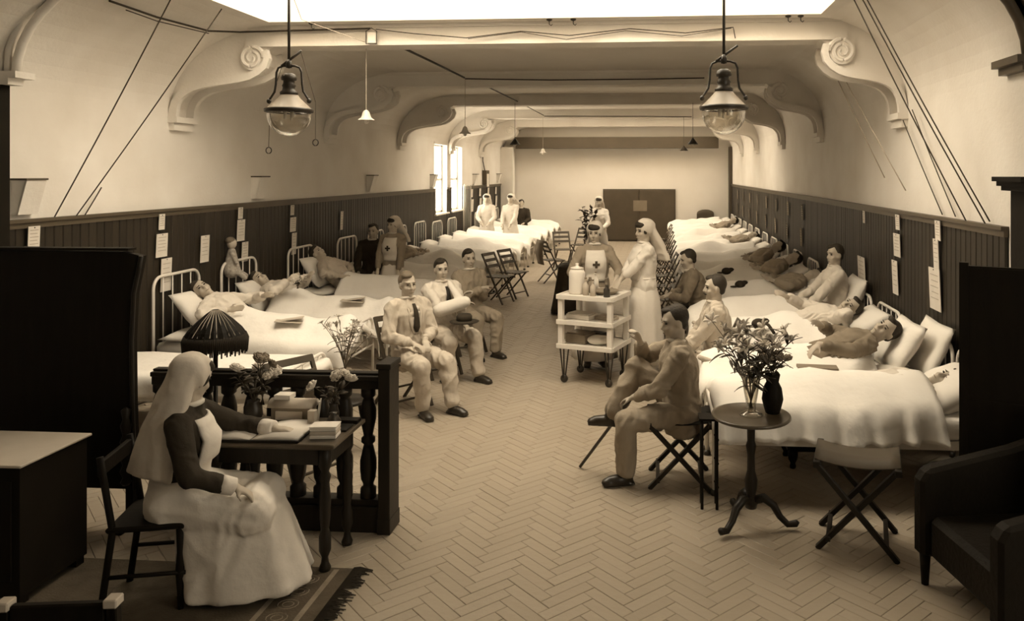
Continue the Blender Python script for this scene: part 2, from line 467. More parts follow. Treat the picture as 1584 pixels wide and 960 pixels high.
# ------------------------------------------------------------------ beds
def bed_parts(t, w, hh=1.22, foot=.80):
    # head at local x=0, length along +x
    def arch(x, h, name, nb):
        r = .12; y0 = w/2
        pts = [(x, -y0, 0), (x, -y0, h-r)]
        for i in range(1, 6):
            a = PI/2*i/5; pts.append((x, -y0+r*(1-math.cos(a)), h-r+r*math.sin(a)))
        for i in range(0, 6):
            a = PI/2*i/5; pts.append((x, y0-r+r*math.sin(a), h-r+r*math.cos(a)))
        pts.append((x, y0, 0))
        a_ = MB().tube(pts, .016, 8).build(name, 'white_iron', t, True)
        MB().tube([(x, -y0, .42), (x, y0, .42)], .012, 6).build('cross_bar', 'white_iron', a_, True)
        for i in range(nb):
            y = -y0+(i+1)*w/(nb+1)
            MB().tube([(x, y, .42), (x, y, h-.005)], .0065, 6).build('spindle', 'white_iron', a_, True)
        for y in (-y0, y0):
            MB().lathe([(.0,.0),(.028,.0),(.03,.02),(.022,.04),(.0,.04)], 8, (x, y, -.0)).build('castor', 'metal_dark', a_, True)
    arch(0, hh, 'headboard', 4); arch(1.96, foot, 'footboard', 4)
    for y in (-w/2, w/2):
        MB().bb(0, 1.96, y-.012, y+.012, .36, .42).build('side_rail', 'white_iron', t)
    m = MB(); rings = []
    for x, ins in ((.03,.03),(.05,.005),(.5,0),(1.0,0),(1.5,0),(1.91,.005),(1.93,.03)):
        h = w/2+.02-ins
        rings.append([(x, -h+.03, .42+ins*.5), (x, h-.03, .42+ins*.5), (x, h, .46), (x, h, .53), (x, h-.03, .57-ins*.5), (x, -h+.03, .57-ins*.5), (x, -h, .53), (x, -h, .46)])
    m.loft(rings); m.build('mattress', 'sheet', t, True)
def bed(label, X0, Yc, right=False, w=.78, group=None, hh=1.22, foot=.72):
    t = thing('hospital_bed', label, 'bed', (X0, Yc, 0), PI if right else 0, group)
    bed_parts(t, w, hh, foot)
    return t
def pillow(label, X, Y, Z, rx=.24, ry=.34, rz=.09, tilt=0, yaw=0, right=False, group=None, m='pillow', roll=0):
    mb = MB(); n = 12; top = []; 
    def pt(u, v, s):
        e = (1-abs(u)**2.6)*(1-abs(v)**2.6)
        k = 1-.06*(1-abs(u))*abs(v)**4-.06*(1-abs(v))*abs(u)**4
        return V((u*rx*k, v*ry*k, s*rz*max(e,0)**.55+.012*math.sin(5*u+3*v)*e))
    for s in (1, -1):
        vs = [pt(-1+2*i/n, -1+2*j/n, s) for i in range(n+1) for j in range(n+1)]
        fs = [(i*(n+1)+j, (i+1)*(n+1)+j, (i+1)*(n+1)+j+1, i*(n+1)+j+1) for i in range(n) for j in range(n)]
        mb.add(vs, fs)
    o = mb.build('pillow', m, None, True)
    bm = bmesh.new(); bm.from_mesh(o.data); bmesh.ops.remove_doubles(bm, verts=bm.verts, dist=.0008); bmesh.ops.recalc_face_normals(bm, faces=bm.faces); bm.to_mesh(o.data); bm.free()
    o.data.polygons.foreach_set('use_smooth', [True]*len(o.data.polygons))
    o.location = (X, Y, Z); o.rotation_euler = (roll, (tilt if right else -tilt)*-1 if False else (-tilt if not right else tilt)*-1, yaw)
    return tag(o, label, 'pillow', group)
def blanket(label, X0, Yc, right=False, w=.78, x0=.5, x1=1.98, z=.585, drop=.14, fdrop=.10, body=None, m='blanket', seed=0, amp=.012, name='blanket', cat='blanket', group=None, fold=.02, farside=None, ff=1.0):
    # body: list of (x, halfwidth, height) along the bed
    rnd = random.Random(seed); ph = [rnd.uniform(0, 6.28) for _ in range(8)]
    def bump(x, y):
        if not body: return 0
        b = body
        if x <= b[0][0]: q = b[0][1:]
        elif x >= b[-1][0]: q = b[-1][1:]
        else:
            for i in range(len(b)-1):
                if b[i][0] <= x <= b[i+1][0]:
                    t = (x-b[i][0])/(b[i+1][0]-b[i][0]); t = t*t*(3-2*t); q = (b[i][1]+(b[i+1][1]-b[i][1])*t, b[i][2]+(b[i+1][2]-b[i][2])*t); break
        return q[1]*math.exp(-(y/q[0])**2*1.1)
    nu, nv = 40, 44; rings = []
    hw = w/2+.03; tot = hw+drop; totx = (x1-x0)+fdrop
    for i in range(nu+1):
        s = totx*i/nu
        x = x0+min(s, x1-x0); fd = max(0, s-(x1-x0))
        row = []
        for j in range(nv+1):
            u = -tot-(0 if farside is None else farside-drop)+(2*tot+(0 if farside is None else farside-drop))*j/nv if False else -tot+2*tot*j/nv
            y = max(-hw, min(hw, u)); d = max(0, abs(u)-hw)
            if right and u < 0: d *= .3
            f = math.sin(x*11*ff+ph[0]+2*math.sin(x*3+ph[1]))*.6+math.sin(x*23*ff+ph[2])*.4
            yo = math.copysign(fold*(.3+d/max(drop,.01))*(1+f)*(1 if d > 0 else 0)+ (.02*min(1, d/.05)), u) if d > 0 else 0
            zz = z+bump(x, y)*(1 if d == 0 else max(0, 1-d/.06)) - d*1.0 + amp*(math.sin(7*x+3*y+ph[3])*math.sin(5*y-2*x+ph[4])+.6*math.sin(17*x-6*y+ph[5]+2*math.sin(4*y))*.5)
            xo = 0
            if fd > 0:
                zz -= fd; xo = .03*min(1, fd/.04)+.01*math.sin(15*y+ph[6])
            # round shoulder of the edge
            e = max(0, 1-(hw-abs(y))/.06); zz -= .018*e*e
            e = max(0, 1-(x1-x)/.06); zz -= .018*e*e
            row.append((x+xo, y+yo, zz))
        rings.append(row)
    mb = MB().loft(rings, caps=False, closed=False)
    o = mb.build(name, m, None, True)
    md = o.modifiers.new('thick', 'SOLIDIFY'); md.thickness = .014; md.offset = -1
    o.location = (X0, Yc, 0); o.rotation_euler = (0, 0, PI if right else 0)
    return tag(o, label, cat, group)
ORD = ['first','second','third','fourth','fifth','sixth','seventh','eighth','ninth','tenth','eleventh','twelfth']
def into(B, fn, *a, **k):
    o = fn(*a, **k); M = Matrix.LocRotScale(o.location, o.rotation_euler, None); Bm = Matrix.LocRotScale(B.location, B.rotation_euler, None)
    for key in ('label', 'category', 'group'):
        if key in o: del o[key]
    o.parent = B; M2 = Bm.inverted() @ M; o.location = M2.to_translation(); o.rotation_euler = M2.to_euler()
    return o
BL = L+.08; BR = R_-.08
LY = 6.60, 7.80, 9.02, 10.65, 12.15, 13.55
bed('empty white iron bed behind the baluster rail, flat white cover', BL, LY[0], foot=.62)
blanket('flat smooth white bedcover of the empty bed behind the baluster rail', BL, LY[0], x0=.08, drop=.16, amp=.005, seed=1)
bed('white iron bed of the smiling patient under the four wall cards', BL, LY[1])
bed('white iron bed with a small cloth doll on its head rail', BL, LY[2])
bed('white iron bed beside the standing nurse and the man in dark jacket', BL, LY[3])
bodyA = [(.4,.34,.36),(.7,.33,.30),(.95,.32,.24),(1.35,.28,.21),(1.7,.24,.18),(1.86,.24,.22),(1.95,.24,.14)]
blanket('white bedclothes over the smiling patient beside the fringed lamp', BL, LY[1], x0=.55, drop=.20, body=bodyA, seed=2, amp=.022)
blanket('white bedclothes over the patient with the bouquet', BL, LY[2], x0=.52, drop=.16, body=bodyA, seed=3, amp=.022)
blanket('plain blanket over the patient nearest the standing nurse', BL, LY[3], x0=.66, drop=.22, body=[(.5,.34,.30),(.9,.33,.27),(1.35,.3,.24),(1.7,.24,.20),(1.95,.24,.18)], seed=4)
pillow('upright white pillow behind the smiling patient', BL+.28, LY[1], .86, tilt=.85)
pillow('lower white pillow flat under the smiling patient', BL+.32, LY[1]-.05, .615, rz=.06, ry=.40)
pillow('white pillow behind the patient with the bouquet', BL+.28, LY[2], .80, tilt=.9)
pillow('white pillow behind the patient nearest the standing nurse', BL+.26, LY[3], .89, tilt=1.0)
pillow('flat pillow lying under the patient nearest the standing nurse', BL+.32, LY[3]-.03, .615, rz=.055, ry=.38)
# dim beds of the middle of the left row
gL = 'dim beds in the middle of the left row'
for i, Y in enumerate((12.3, 13.6, 14.9, 16.2)):
    B = bed(ORD[i]+' dim iron bed beyond the nurse standing by the left wall', BL, Y, group=gL, foot=.56)
    into(B, blanket,'blanket humped over dim bed in the middle of the left row', BL, Y, x0=.45, body=[(.45,.34,.30),(.9,.34,.25),(1.3,.32,.32 if i % 2 else .21),(1.7,.24,.19),(1.95,.24,.12)], seed=20+i, group='blankets on the dim left beds')
    into(B, pillow, 'pale pillow on dim bed in the middle of the left row', BL+.3, Y, .70, tilt=.5, group='pillows on the dim left beds')
gL = 'bright beds by the far left windows'
for i, Y in enumerate((17.5, 18.8, 20.35, 21.6, 22.85, 24.05)):
    B = bed('white bed by the far left windows, '+ORD[i]+' beyond the dim beds', BL, Y, group=gL, hh=1.95 if i == 2 else 1.15, foot=.56)
    into(B, blanket,'white bedcover on bed by the far windows', BL, Y, x0=.4, drop=.24, body=[(.45,.34,.30),(.9,.34,.25),(1.3,.3,.21),(1.7,.24,.19),(1.95,.24,.12)], m='sheet', seed=30+i, group='bedcovers by the far windows')
    into(B, pillow, 'white pillow on bed by the far windows', BL+.3, Y, .70, tilt=.5, group='pillows by the far windows')
# right row
RY_ = 5.92, 6.80, 8.12, 9.15, 10.65
bed('white iron bed beside the dark screen, white cover hanging low', BR, RY_[0], True, hh=.9, foot=.55)
bed('white iron bed of the patient in a print shirt by the dark screen', BR, RY_[1], True, hh=.9, foot=.55)
bed('white iron bed of the sleeping patient with a hat on the cover', BR, RY_[2], True, hh=.9, foot=.55)
bed('white iron bed on which a man in shirtsleeves sits up', BR, RY_[3], True, hh=.9, foot=.6)
blanket('white bedcover hanging in folds behind the round table', BR, RY_[0], True, x0=.40, x1=1.93, drop=.15, body=[(.4,.40,.22),(.9,.40,.21),(1.35,.38,.20),(1.7,.36,.18),(1.9,.34,.13)], seed=5, fold=.05, amp=.02, ff=2.4)
blanket('white bedcover with a dark book lying on it', BR, RY_[1], True, x0=.58, drop=.05, body=[(.5,.36,.26),(.9,.34,.23),(1.4,.3,.20),(1.8,.24,.18),(1.95,.24,.14)], seed=6)
blanket('white bedclothes rucked along the side of the sleeping patient', BR, RY_[2], True, x0=.46, drop=.12, body=[(.4,.36,.30),(.9,.34,.24),(1.4,.3,.20),(1.8,.24,.18),(1.95,.24,.14)], seed=7, amp=.03, fold=.05)
blanket('pale bedcover across the knees of the man sitting up', BR, RY_[3], True, x0=.62, drop=.12, body=[(.6,.36,.24),(.9,.36,.26),(1.3,.34,.26),(1.8,.3,.2),(1.95,.3,.14)], seed=8)
pillow('plump white pillow at the edge of the dark screen', BR-.22, RY_[0], .68, tilt=.5, right=True, rz=.11)
pillow('pillow standing on edge behind the patient in a print shirt', BR-.29, RY_[1]+.05, .80, tilt=1.0, right=True, rz=.08)
pillow('second white pillow standing on edge by the print shirt patient', BR-.08, RY_[1]-.06, .80, tilt=1.15, right=True, rz=.065)
pillow('flat white bolster beside the print shirt patient', BR-.50, RY_[1]-.25, .625, rz=.05, ry=.13, right=True)
pillow('white pillow under the head of the sleeping patient', BR-.26, RY_[2], .74, tilt=.6, right=True)
pillow('flat lower pillow of the sleeping patient', BR-.25, RY_[2]-.02, .615, rz=.05, ry=.37, right=True)
pillow('white pillow propped behind the man sitting up', BR-.12, RY_[3]+.05, .85, tilt=1.1, right=True)
gR = 'beds along the far right wall'
for i, Y in enumerate((10.65, 11.95, 13.25, 14.55, 15.85, 17.15, 18.45, 19.75, 21.05, 22.3, 23.4, 24.45)):
    B = bed(ORD[i]+' bed beyond the man sitting up, along the right wainscot', BR, Y, True, group=gR, hh=.95, foot=.56)
    mm = 'blanket'
    into(B, blanket, 'rumpled blanket on bed in the far row under the right wainscot', BR, Y, True, x0=.4, drop=.18, body=[(.45,.34,.30),(.9,.34,.25),(1.3,.3,.3 if i % 3 == 1 else .21),(1.7,.24,.19),(1.95,.24,.14)], m=mm, seed=40+i, amp=.02, group='blankets in the far right row')
    into(B, pillow, 'pillow on bed in the far row under the right wainscot', BR-.3, Y, .72, tilt=.6, right=True, group='pillows in the far right row')
# ------------------------------------------------------------------ balustrade
bal = thing('balustrade', 'dark wooden balustrade with turned balusters behind the writing table', 'balustrade', (0, 4.85, 0))
X0, X1 = -3.27, -1.67
MB().bb(X1-.075, X1, -.09, .09, 0, 1.04).bb(X1-.085, X1+.01, -.10, .10, 1.04, 1.075).bb(X1-.08, X1+.004, -.095, .095, 0, .1).build('newel_post', 'dark_wood', bal, bev=.004)
MB().bb(X0, X1-.07, -.06, .06, .955, .985).bb(X0, X1-.07, -.045, .045, .90, .955).bb(X0, X1-.07, -.03, .03, .985, 1.0).build('top_rail', 'dark_wood', bal, bev=.004)
MB().bb(X0, X1-.07, -.05, .05, .16, .20).bb(X0, X1-.07, -.07, .07, 0, .16).build('plinth_rail', 'dark_wood', bal, bev=.004)
prof = [(.05,.20),(.05,.26),(.034,.275),(.034,.29),(.046,.32),(.052,.38),(.052,.44),(.034,.52),(.028,.54),(.044,.555),(.044,.58),(.028,.595),(.034,.62),(.050,.70),(.050,.76),(.036,.82),(.03,.835),(.046,.85),(.046,.90)]
pm = MB().lathe(prof, 12).build('baluster', 'dark_wood', bal, True)
x = -1.84; first = True
while x > X0:
    if first: pm.location = (x, 0, 0); first = False
    else:
        o = pm.copy(); COL.objects.link(o); o.location = (x, 0, 0)
    x -= .155
# ------------------------------------------------------------------ writing table
wt = thing('writing_table', 'dark oak writing table with turned legs holding the open ledger', 'table', (-2.22, 4.46, 0))
MB().bb(-.40, .42, -.24, .24, .725, .75).bb(-.38, .40, -.22, .22, .712, .725).build('table_top', 'table_wood', wt, bev=.005)
MB().bb(-.35, .36, -.17, .19, .61, .712).build('apron_frame', 'dark_wood', wt)
lp = [(.03,0),(.034,.02),(.022,.05),(.018,.08),(.034,.12),(.034,.2),(.022,.24),(.030,.3),(.034,.42),(.024,.5),(.034,.54),(.022,.57),(.036,.60),(.036,.72)]
for xx in (-.32, .33):
    for yy in (-.15, .17): MB().lathe(lp, 12, (xx, yy, 0)).build('leg', 'dark_wood', wt, True)
lg = thing('ledger', 'large open ledger with pale pages on the writing table', 'book', (-2.30, 4.39, .751), .04)
MB().bb(-.30, .28, -.17, .17, 0, .012).build('cover', 'leather', lg)
for s in (-1, 1):
    rings = []
    for i in range(9):
        u = i/8; xx = s*(.003+u*.27); z = .014+.028*math.sin(min(1, u*1.6)*PI/2)*(1-.55*u)
        rings.append([(xx, -.155, .012), (xx, -.155, z), (xx, .155, z), (xx, .155, .012)])
    MB().loft(rings).build('page_block', 'paper', lg, True)
for i in range(9): MB().bb(.05, .24, -.13+.03*i, -.128+.03*i, .0335, .0345).build('ruled_line', 'print', lg) if False else None
bs = thing('notebook_stack', 'small stack of thick pale-edged notebooks at the table front', 'books', (-1.91, 4.36, .751), .12)
for i in range(3): MB().bb(-.075, .075, -.05, .05, .0+.022*i, .020+.022*i).build('notebook', ['paper','linen_grey','paper'][i], bs, bev=.003)
MB().bb(-.077, .077, -.052, .052, .066, .070).build('cover', 'paper', bs)
bx = thing('card_index_box', 'pale wooden card box with a rounded lid on the table', 'box', (-2.21, 4.63, .751))
MB().bb(-.14, .10, -.05, .06, 0, .09).build('body', 'cork', bx, bev=.004)
MB().bb(-.11, .06, -.056, -.05, .015, .07).build('front_panel', 'linen_grey', bx, bev=.002)
rings = []
for xx in (-.16, .12): rings.append([(xx, .06*math.cos(a*PI/8), .09+.045*math.sin(a*PI/8)) for a in range(9)]+[(xx, 0, .085)])
MB().loft(rings).build('lid', 'linen_grey', bx, True)
MB().bb(-.13, -.03, -.03, .05, .132, .16).build('letter', 'paper', bx)
env = tag(MB().bb(-.004, .004, -.04, .04, 0, .14).build('card', 'paper'), 'upright pale card beside the card box on the table', 'card'); env.location = (-2.06, 4.59, .751); env.rotation_euler = (0, .12, .3)
cdl = thing('inkwell', 'round dark glass inkwell on its small tray', 'inkwell', (-1.92, 4.50, .751))
MB().bb(-.11, .10, -.06, .06, 0, .012).build('tray', 'black_wood', cdl, bev=.003)
MB().lathe([(0,.012),(.03,.012),(.042,.03),(.042,.05),(.026,.075),(.02,.085),(.026,.095),(0,.097)], 14).build('bottle', 'metal_dark', cdl, True)
bk = tag(MB().bb(-.07, .07, -.035, .035, 0, .022).build('notebook', 'leather', bev=.003), 'thin dark notebook under the inkwell tray side of the table', 'book'); bk.location = (-1.88, 4.62, .751)
blk = tag(MB().bb(-.022, .022, -.02, .02, 0, .10).build('match_box', 'linen_grey', bev=.002), 'upright pale box between the card box and the vase', 'box'); blk.location = (-2.06, 4.52, .751)
# flowers ---------------------------------------------------------
def leaf_mesh(l, w, m, droop=.25):
    mb = MB(); n = 5; rings = []
    for i in range(n+1):
        t = i/n; hw = w/2*math.sin(PI*min(.98, t*.92+.06))**.8; z = -droop*l*t*t; x = l*t
        rings.append([(x, -hw, z+.15*hw), (x, 0, z-.002), (x, hw, z+.15*hw), (x, 0, z+.003-.0)])
    mb.loft(rings); me = mb.mesh('leaf'); me.materials.append(MT[m]); me.polygons.foreach_set('use_smooth', [True]*len(me.polygons)); return me
def lily_mesh(r, m):
    mb = MB()
    for k_ in range(6):
        a = 2*PI*k_/6; rings = []
        for i in range(6):
            t = i/5; rad = .006+r*t**1.1; z = r*.9*t*(1-.55*t*t); hw = r*.26*math.sin(PI*min(.97, t*.85+.12))
            c = V((rad*math.cos(a), rad*math.sin(a), z)); s = V((-math.sin(a), math.cos(a), 0))*hw
            rings.append([c-s, c-V((0,0,.003)), c+s, c+V((0,0,.003))])
        mb.loft(rings)
    mb.tube([(0,0,-.02),(0,0,r*.8)], [.004,.002], 5)
    me = mb.mesh('flower'); me.materials.append(MT[m]); me.polygons.foreach_set('use_smooth', [True]*len(me.polygons)); return me
def rose_mesh(r, m):
    mb = MB(); mb.ell((0,0,r*.5), (r*.6,r*.6,r*.6), n=8, m=6)
    for ring, (n_, rr, h) in enumerate(((5, .75, .9), (6, 1.0, .75), (7, 1.15, .45))):
        for i in range(n_):
            a = 2*PI*i/n_+ring*.4
            R = RZ(a) @ RY(.5+.35*ring)
            mb.ell(V((math.cos(a)*r*rr*.55, math.sin(a)*r*rr*.55, r*h*.6)), (r*.16, r*.45, r*.55), R, 7, 5)
    me = mb.mesh('flower'); me.materials.append(MT[m]); me.polygons.foreach_set('use_smooth', [True]*len(me.polygons)); return me
def bouquet(name, label, loc, h, spread, nst, nleaf, flower, nfl, seed, lm='leaf', base=.02, ll=.11, lw=.028, cat='flowers'):
    rnd = random.Random(seed); t = thing(name, label, cat, loc)
    lmz = [leaf_mesh(ll, lw, lm, .2), leaf_mesh(ll*.8, lw*.9, lm, .5)]
    ends = []
    for i in range(nst):
        a = 2*PI*i/nst+rnd.uniform(-.4,.4); sp_ = spread*rnd.uniform(.25, 1); hh = h*rnd.uniform(.7, 1.0)
        p = [V((base*math.cos(a)*-.5, base*math.sin(a)*-.5, 0))]
        for q in range(1, 6):
            u = q/5; p.append(V((math.cos(a)*sp_*u**1.7, math.sin(a)*sp_*u**1.7, hh*(u-.08*u*u))))
        MB().tube(p, [.004,.0035,.003,.003,.0025,.002], 5).build('stem', lm, t, True); ends.append(p)
    for i in range(nleaf):
        p = ends[i % nst]; u = rnd.uniform(1.6, 4.8); q = int(u); c = p[q].lerp(p[min(5, q+1)], u-q)
        o = bpy.data.objects.new('leaf', lmz[i % 2]); COL.objects.link(o); o.parent = t; o.location = c
        o.rotation_euler = (rnd.uniform(-.5,.5), rnd.uniform(-1.1, .2), rnd.uniform(0, 6.28)); s = rnd.uniform(.7,1.25); o.scale = (s,s,s)
    for i in range(nfl):
        p = ends[i % nst]; c = p[5] if i < nst else p[4].lerp(p[5], .3)+V((rnd.uniform(-.05,.05), rnd.uniform(-.05,.05), rnd.uniform(-.03,.03)))
        o = bpy.data.objects.new('flower', flower); COL.objects.link(o); o.parent = t; o.location = c
        o.rotation_euler = (rnd.uniform(-1,1), rnd.uniform(-1,1), rnd.uniform(0, 6.28)); s = rnd.uniform(.8,1.2); o.scale = (s,s,s)
    return t
def vase(label, loc, prof, m, name='vase', smooth=True):
    t = MB().lathe(prof, 18).build(name, m, None, smooth); t.location = loc
    return tag(t, label, 'vase')
lily = lily_mesh(.055, 'petal'); daisy = lily_mesh(.028, 'petal'); rose = rose_mesh(.035, 'petal'); rosed = rose_mesh(.032, 'petal_dark'); tiny = lily_mesh(.02, 'petal_dark')
vase('small dark bowl vase of roses beside the card box', (-2.48, 4.62, .751), [(0,0),(.04,0),(.055,.03),(.05,.08),(.035,.11),(.04,.12),(0,.115)], 'metal_dark')
bouquet('rose_bunch', 'dark leafy bunch of roses with pale blooms before the sister', (-2.48, 4.62, .83), .26, .16, 9, 46, rose, 6, 3, ll=.07, lw=.04)
bouquet('rosebud_spray', 'taller dark rosebuds rising from the rose bunch', (-2.43, 4.63, .84), .36, .10, 4, 12, rosed, 4, 9, ll=.06, lw=.032)
vase('small dark vase with two pale carnations on the table', (-1.98, 4.64, .751), [(0,0),(.03,0),(.034,.05),(.024,.09),(.03,.11),(0,.105)], 'metal_dark')
bouquet('carnation_bunch', 'bunch of pale carnations and dark leaves beside the inkwell', (-1.98, 4.64, .83), .19, .13, 6, 26, rose, 4, 5, ll=.06, lw=.03)
vase('tall pale vase of wild flowers behind the baluster rail', (-2.55, 6.20, .42), [(0,0),(.05,0),(.045,.05),(.04,.16),(.055,.24),(.05,.245),(0,.24)], 'metal_shade')
bouquet('wildflower_bunch', 'loose bunch of fine-stemmed wild flowers by the slatted folding chair', (-2.55, 6.20, .62), .50, .26, 16, 60, daisy, 18, 8, lm='leaf_mid', ll=.09, lw=.016)
ft = thing('flower_stand', 'small dark stand under the vase of wild flowers', 'stand', (-2.55, 6.20, -.18))
MB().lathe([(0,.57),(.17,.57),(.18,.58),(.17,.598),(0,.598)], 20).build('stand_top', 'dark_wood', ft, True)
for a in range(3): MB().tube([(.12*math.cos(a*2.1), .12*math.sin(a*2.1), .58), (.2*math.cos(a*2.1), .2*math.sin(a*2.1), .18)], .016, 7).build('leg', 'dark_wood', ft, True)
# fringed lamp
fl_ = thing('fringed_lamp', 'standard lamp with dark pleated shade and long fringe by the balustrade', 'lamp', (-3.02, 5.12, 0))
MB().lathe([(0,0),(.14,0),(.13,.03),(.03,.06),(.015,.1),(.015,1.16),(0,1.16)], 14).build('stand', 'dark_wood', fl_, True)
rings = []
for z, r in ((1.16,.19),(1.20,.165),(1.26,.11),(1.31,.055),(1.335,.02)):
    rings.append([(( r*(1+.05*(k_ % 2)))*math.cos(2*PI*k_/40), (r*(1+.05*(k_ % 2)))*math.sin(2*PI*k_/40), z) for k_ in range(40)])
MB().loft(rings).build('pleated_shade', 'leather', fl_)
fr = MB()
for k_ in range(110):
    a = 2*PI*k_/110; fr.tube([(.19*math.cos(a), .19*math.sin(a), 1.165), (.205*math.cos(a), .205*math.sin(a), 1.13), (.20*math.cos(a), .20*math.sin(a), 1.055+.02*math.sin(k_*2.3))], [.007,.0075,.005], 5)
o = fr.build('fringe', 'fringe', fl_, True); o['kind'] = 'stuff'
for k_ in range(9):
    a = -1.9+.14*k_*1.6; MB().tube([(.185*math.cos(a), .185*math.sin(a), 1.175), (.112*math.cos(a), .112*math.sin(a), 1.262), (.03*math.cos(a), .03*math.sin(a), 1.335)], .003, 4).build('trim_cord', 'linen_grey', fl_)
# ------------------------------------------------------------------ folding chairs
def folding_chair(t, slats=3, m='chair_wood'):
    # faces +y ; seat .45 high
    for s in (-1, 1):
        MB().bar((s*.19, .20, 0), (s*.19, -.22, .86), .022, .034, (1,0,0)).build('back_leg', m, t, bev=.003)
        MB().bar((s*.165, -.26, 0), (s*.165, .18, .46), .022, .032, (1,0,0)).build('front_leg', m, t, bev=.003)
    for i in range(slats):
        z = .84-.10*i; y = .20-.42*z/.86+.012
        MB().box((0, y-.005, z), (.40, .012, .055), RX(-.45*-1)).build('back_slat', m, t, bev=.003)
    for i in range(6):
        y = -.15+.068*i; MB().bb(-.19, .19, y-.026, y+.026, .452, .468).build('seat_slat', m, t, bev=.003)
    for z, y, w in ((.16, -.105, .33), (.10, .15, .38)):
        MB().tube([(-w/2, y, z), (w/2, y, z)], .011, 6).build('stretcher', m, t, True)
fc = thing('folding_chair', 'empty slat-back folding chair between the bed and the wild flowers', 'chair', (-2.60, 5.58, 0), math.radians(238))
folding_chair(fc)
def chair_at(label, x, y, deg, group=None): return dupt(fc, label, (x, y, 0), math.radians(deg), group)
# ------------------------------------------------------------------ trolley
tr = thing('dressing_trolley', 'white three-shelf wooden dressing trolley on wheels before two nurses', 'trolley', (-.68, 8.50, 0), math.radians(-18))
W, Dp = .64, .56
for z in (.40, .66, .93):
    MB().bb(-W/2, W/2, -Dp/2, Dp/2, z-.016, z+.016).bb(-W/2, W/2, -Dp/2-.012, -Dp/2, z-.02, z+.028).bb(-W/2, W/2, Dp/2, Dp/2+.012, z-.02, z+.028).bb(-W/2-.012, -W/2, -Dp/2, Dp/2, z-.02, z+.028).bb(W/2, W/2+.012, -Dp/2, Dp/2, z-.02, z+.028).build('shelf', 'white_iron', tr, bev=.002)
for sx in (-1, 1):
    for sy in (-1, 1):
        MB().bb(sx*(W/2-.035)-.028, sx*(W/2-.035)+.028, sy*(Dp/2-.035)-.028, sy*(Dp/2-.035)+.028, .38, .95).build('corner_post', 'white_iron', tr, bev=.003)
        c = V((sx*(W/2-.06), sy*(Dp/2-.06), 0))
        lg_ = MB()
        for k_ in range(3):
            a = 2*PI*k_/3; lg_.tube([c+V((.055*math.cos(a), .055*math.sin(a), .39)), c+V((.012*math.cos(a), .012*math.sin(a), .05))], .008, 6)
        l_ = lg_.build('leg', 'metal_dark', tr, True)
        MB().lathe([(.0,-.016),(.036,-.014),(.042,-.009),(.042,.009),(.036,.014),(0,.014)], 14, c+V((0,0,.042)), RX(PI/2)).build('wheel', 'metal_dark', l_, True)
def on_trolley(x, y, z): 
    p = RZ(math.radians(-18)) @ V((x, y, 0)); return (-.68+p.x, 8.50+p.y, z)
jar = thing('glass_jar', 'large pale lidded jar on the trolley top', 'jar', on_trolley(-.17, -.08, .947))
MB().lathe([(0,0),(.085,0),(.09,.02),(.09,.23),(.075,.26),(.06,.27),(0,.27)], 18).build('body', 'linen', jar, True)
MB().lathe([(0,.27),(.07,.27),(.072,.285),(.02,.30),(.015,.315),(.02,.33),(0,.335)], 16).build('lid', 'glass_shade', jar, True)
for i, (x, y, r, h, lab, mm) in enumerate(((-.04,-.14,.035,.17,'slim pale bottle beside the large jar on the trolley','linen_grey'),(-.07,.05,.04,.15,'grey enamel mug in the middle of the trolley top','metal_shade'),(.06,-.18,.03,.16,'narrow glass bottle near the tray on the trolley','linen_grey'),(.22,-.18,.035,.13,'dark stoppered bottle at the trolley corner','metal_dark'),(-.05,.17,.032,.20,'tall white bottle at the back of the trolley top','linen'))):
    t = thing('bottle', lab, 'bottle', on_trolley(x, y, .947))
    MB().lathe([(0,0),(r,0),(r,h*.62),(r*.45,h*.78),(r*.42,h*.93),(r*.55,h*.95),(r*.5,h),(0,h)], 12).build('body', mm, t, True)
    MB().lathe([(0,h-.005),(r*.38,h-.005),(r*.42,h+.02),(0,h+.022)], 10).build('stopper', 'cork', t, True)
tray = tag(MB().lathe([(0,0),(.10,0),(.14,.035),(.15,.04),(.145,.045),(.10,.012),(0,.012)], 18).build('basin', 'metal_shade', None, True), 'shallow metal basin on the trolley top', 'basin'); tray.location = on_trolley(.13, .02, .947)
for (x, y, z, sx, sy, sz, lab, mm) in ((-.12,-.05,.677,.30,.2,.05,'folded white towels on the middle trolley shelf','linen'),(.16,-.02,.677,.22,.16,.03,'white cloth lying on the middle trolley shelf','linen_grey'),(-.14,-.05,.417,.26,.22,.10,'grey enamel tin on the lowest trolley shelf','metal_shade'),(.0,.12,.417,.2,.14,.07,'dark box at the back of the lowest trolley shelf','metal_dark')):
    o = tag(MB().bb(-sx/2, sx/2, -sy/2, sy/2, 0, sz).bb(-sx/2+.01, sx/2-.02, -sy/2+.01, sy/2-.01, sz, sz+.012).build('folded_linen' if 'cloth' in lab or 'towel' in lab else 'storage_box', mm, bev=.006), lab, 'linen' if 'cloth' in lab or 'towel' in lab else 'box'); o.location = on_trolley(x, y, z); o.rotation_euler = (0,0,-.5)
o = MB().ell((0,0,.05), (.13,.09,.055), n=14).remesh('linen_bundle', 'linen', None, .012, 2); tag(o, 'rounded white linen bundle on the lowest trolley shelf', 'linen'); o.location = on_trolley(.10, -.11, .417)
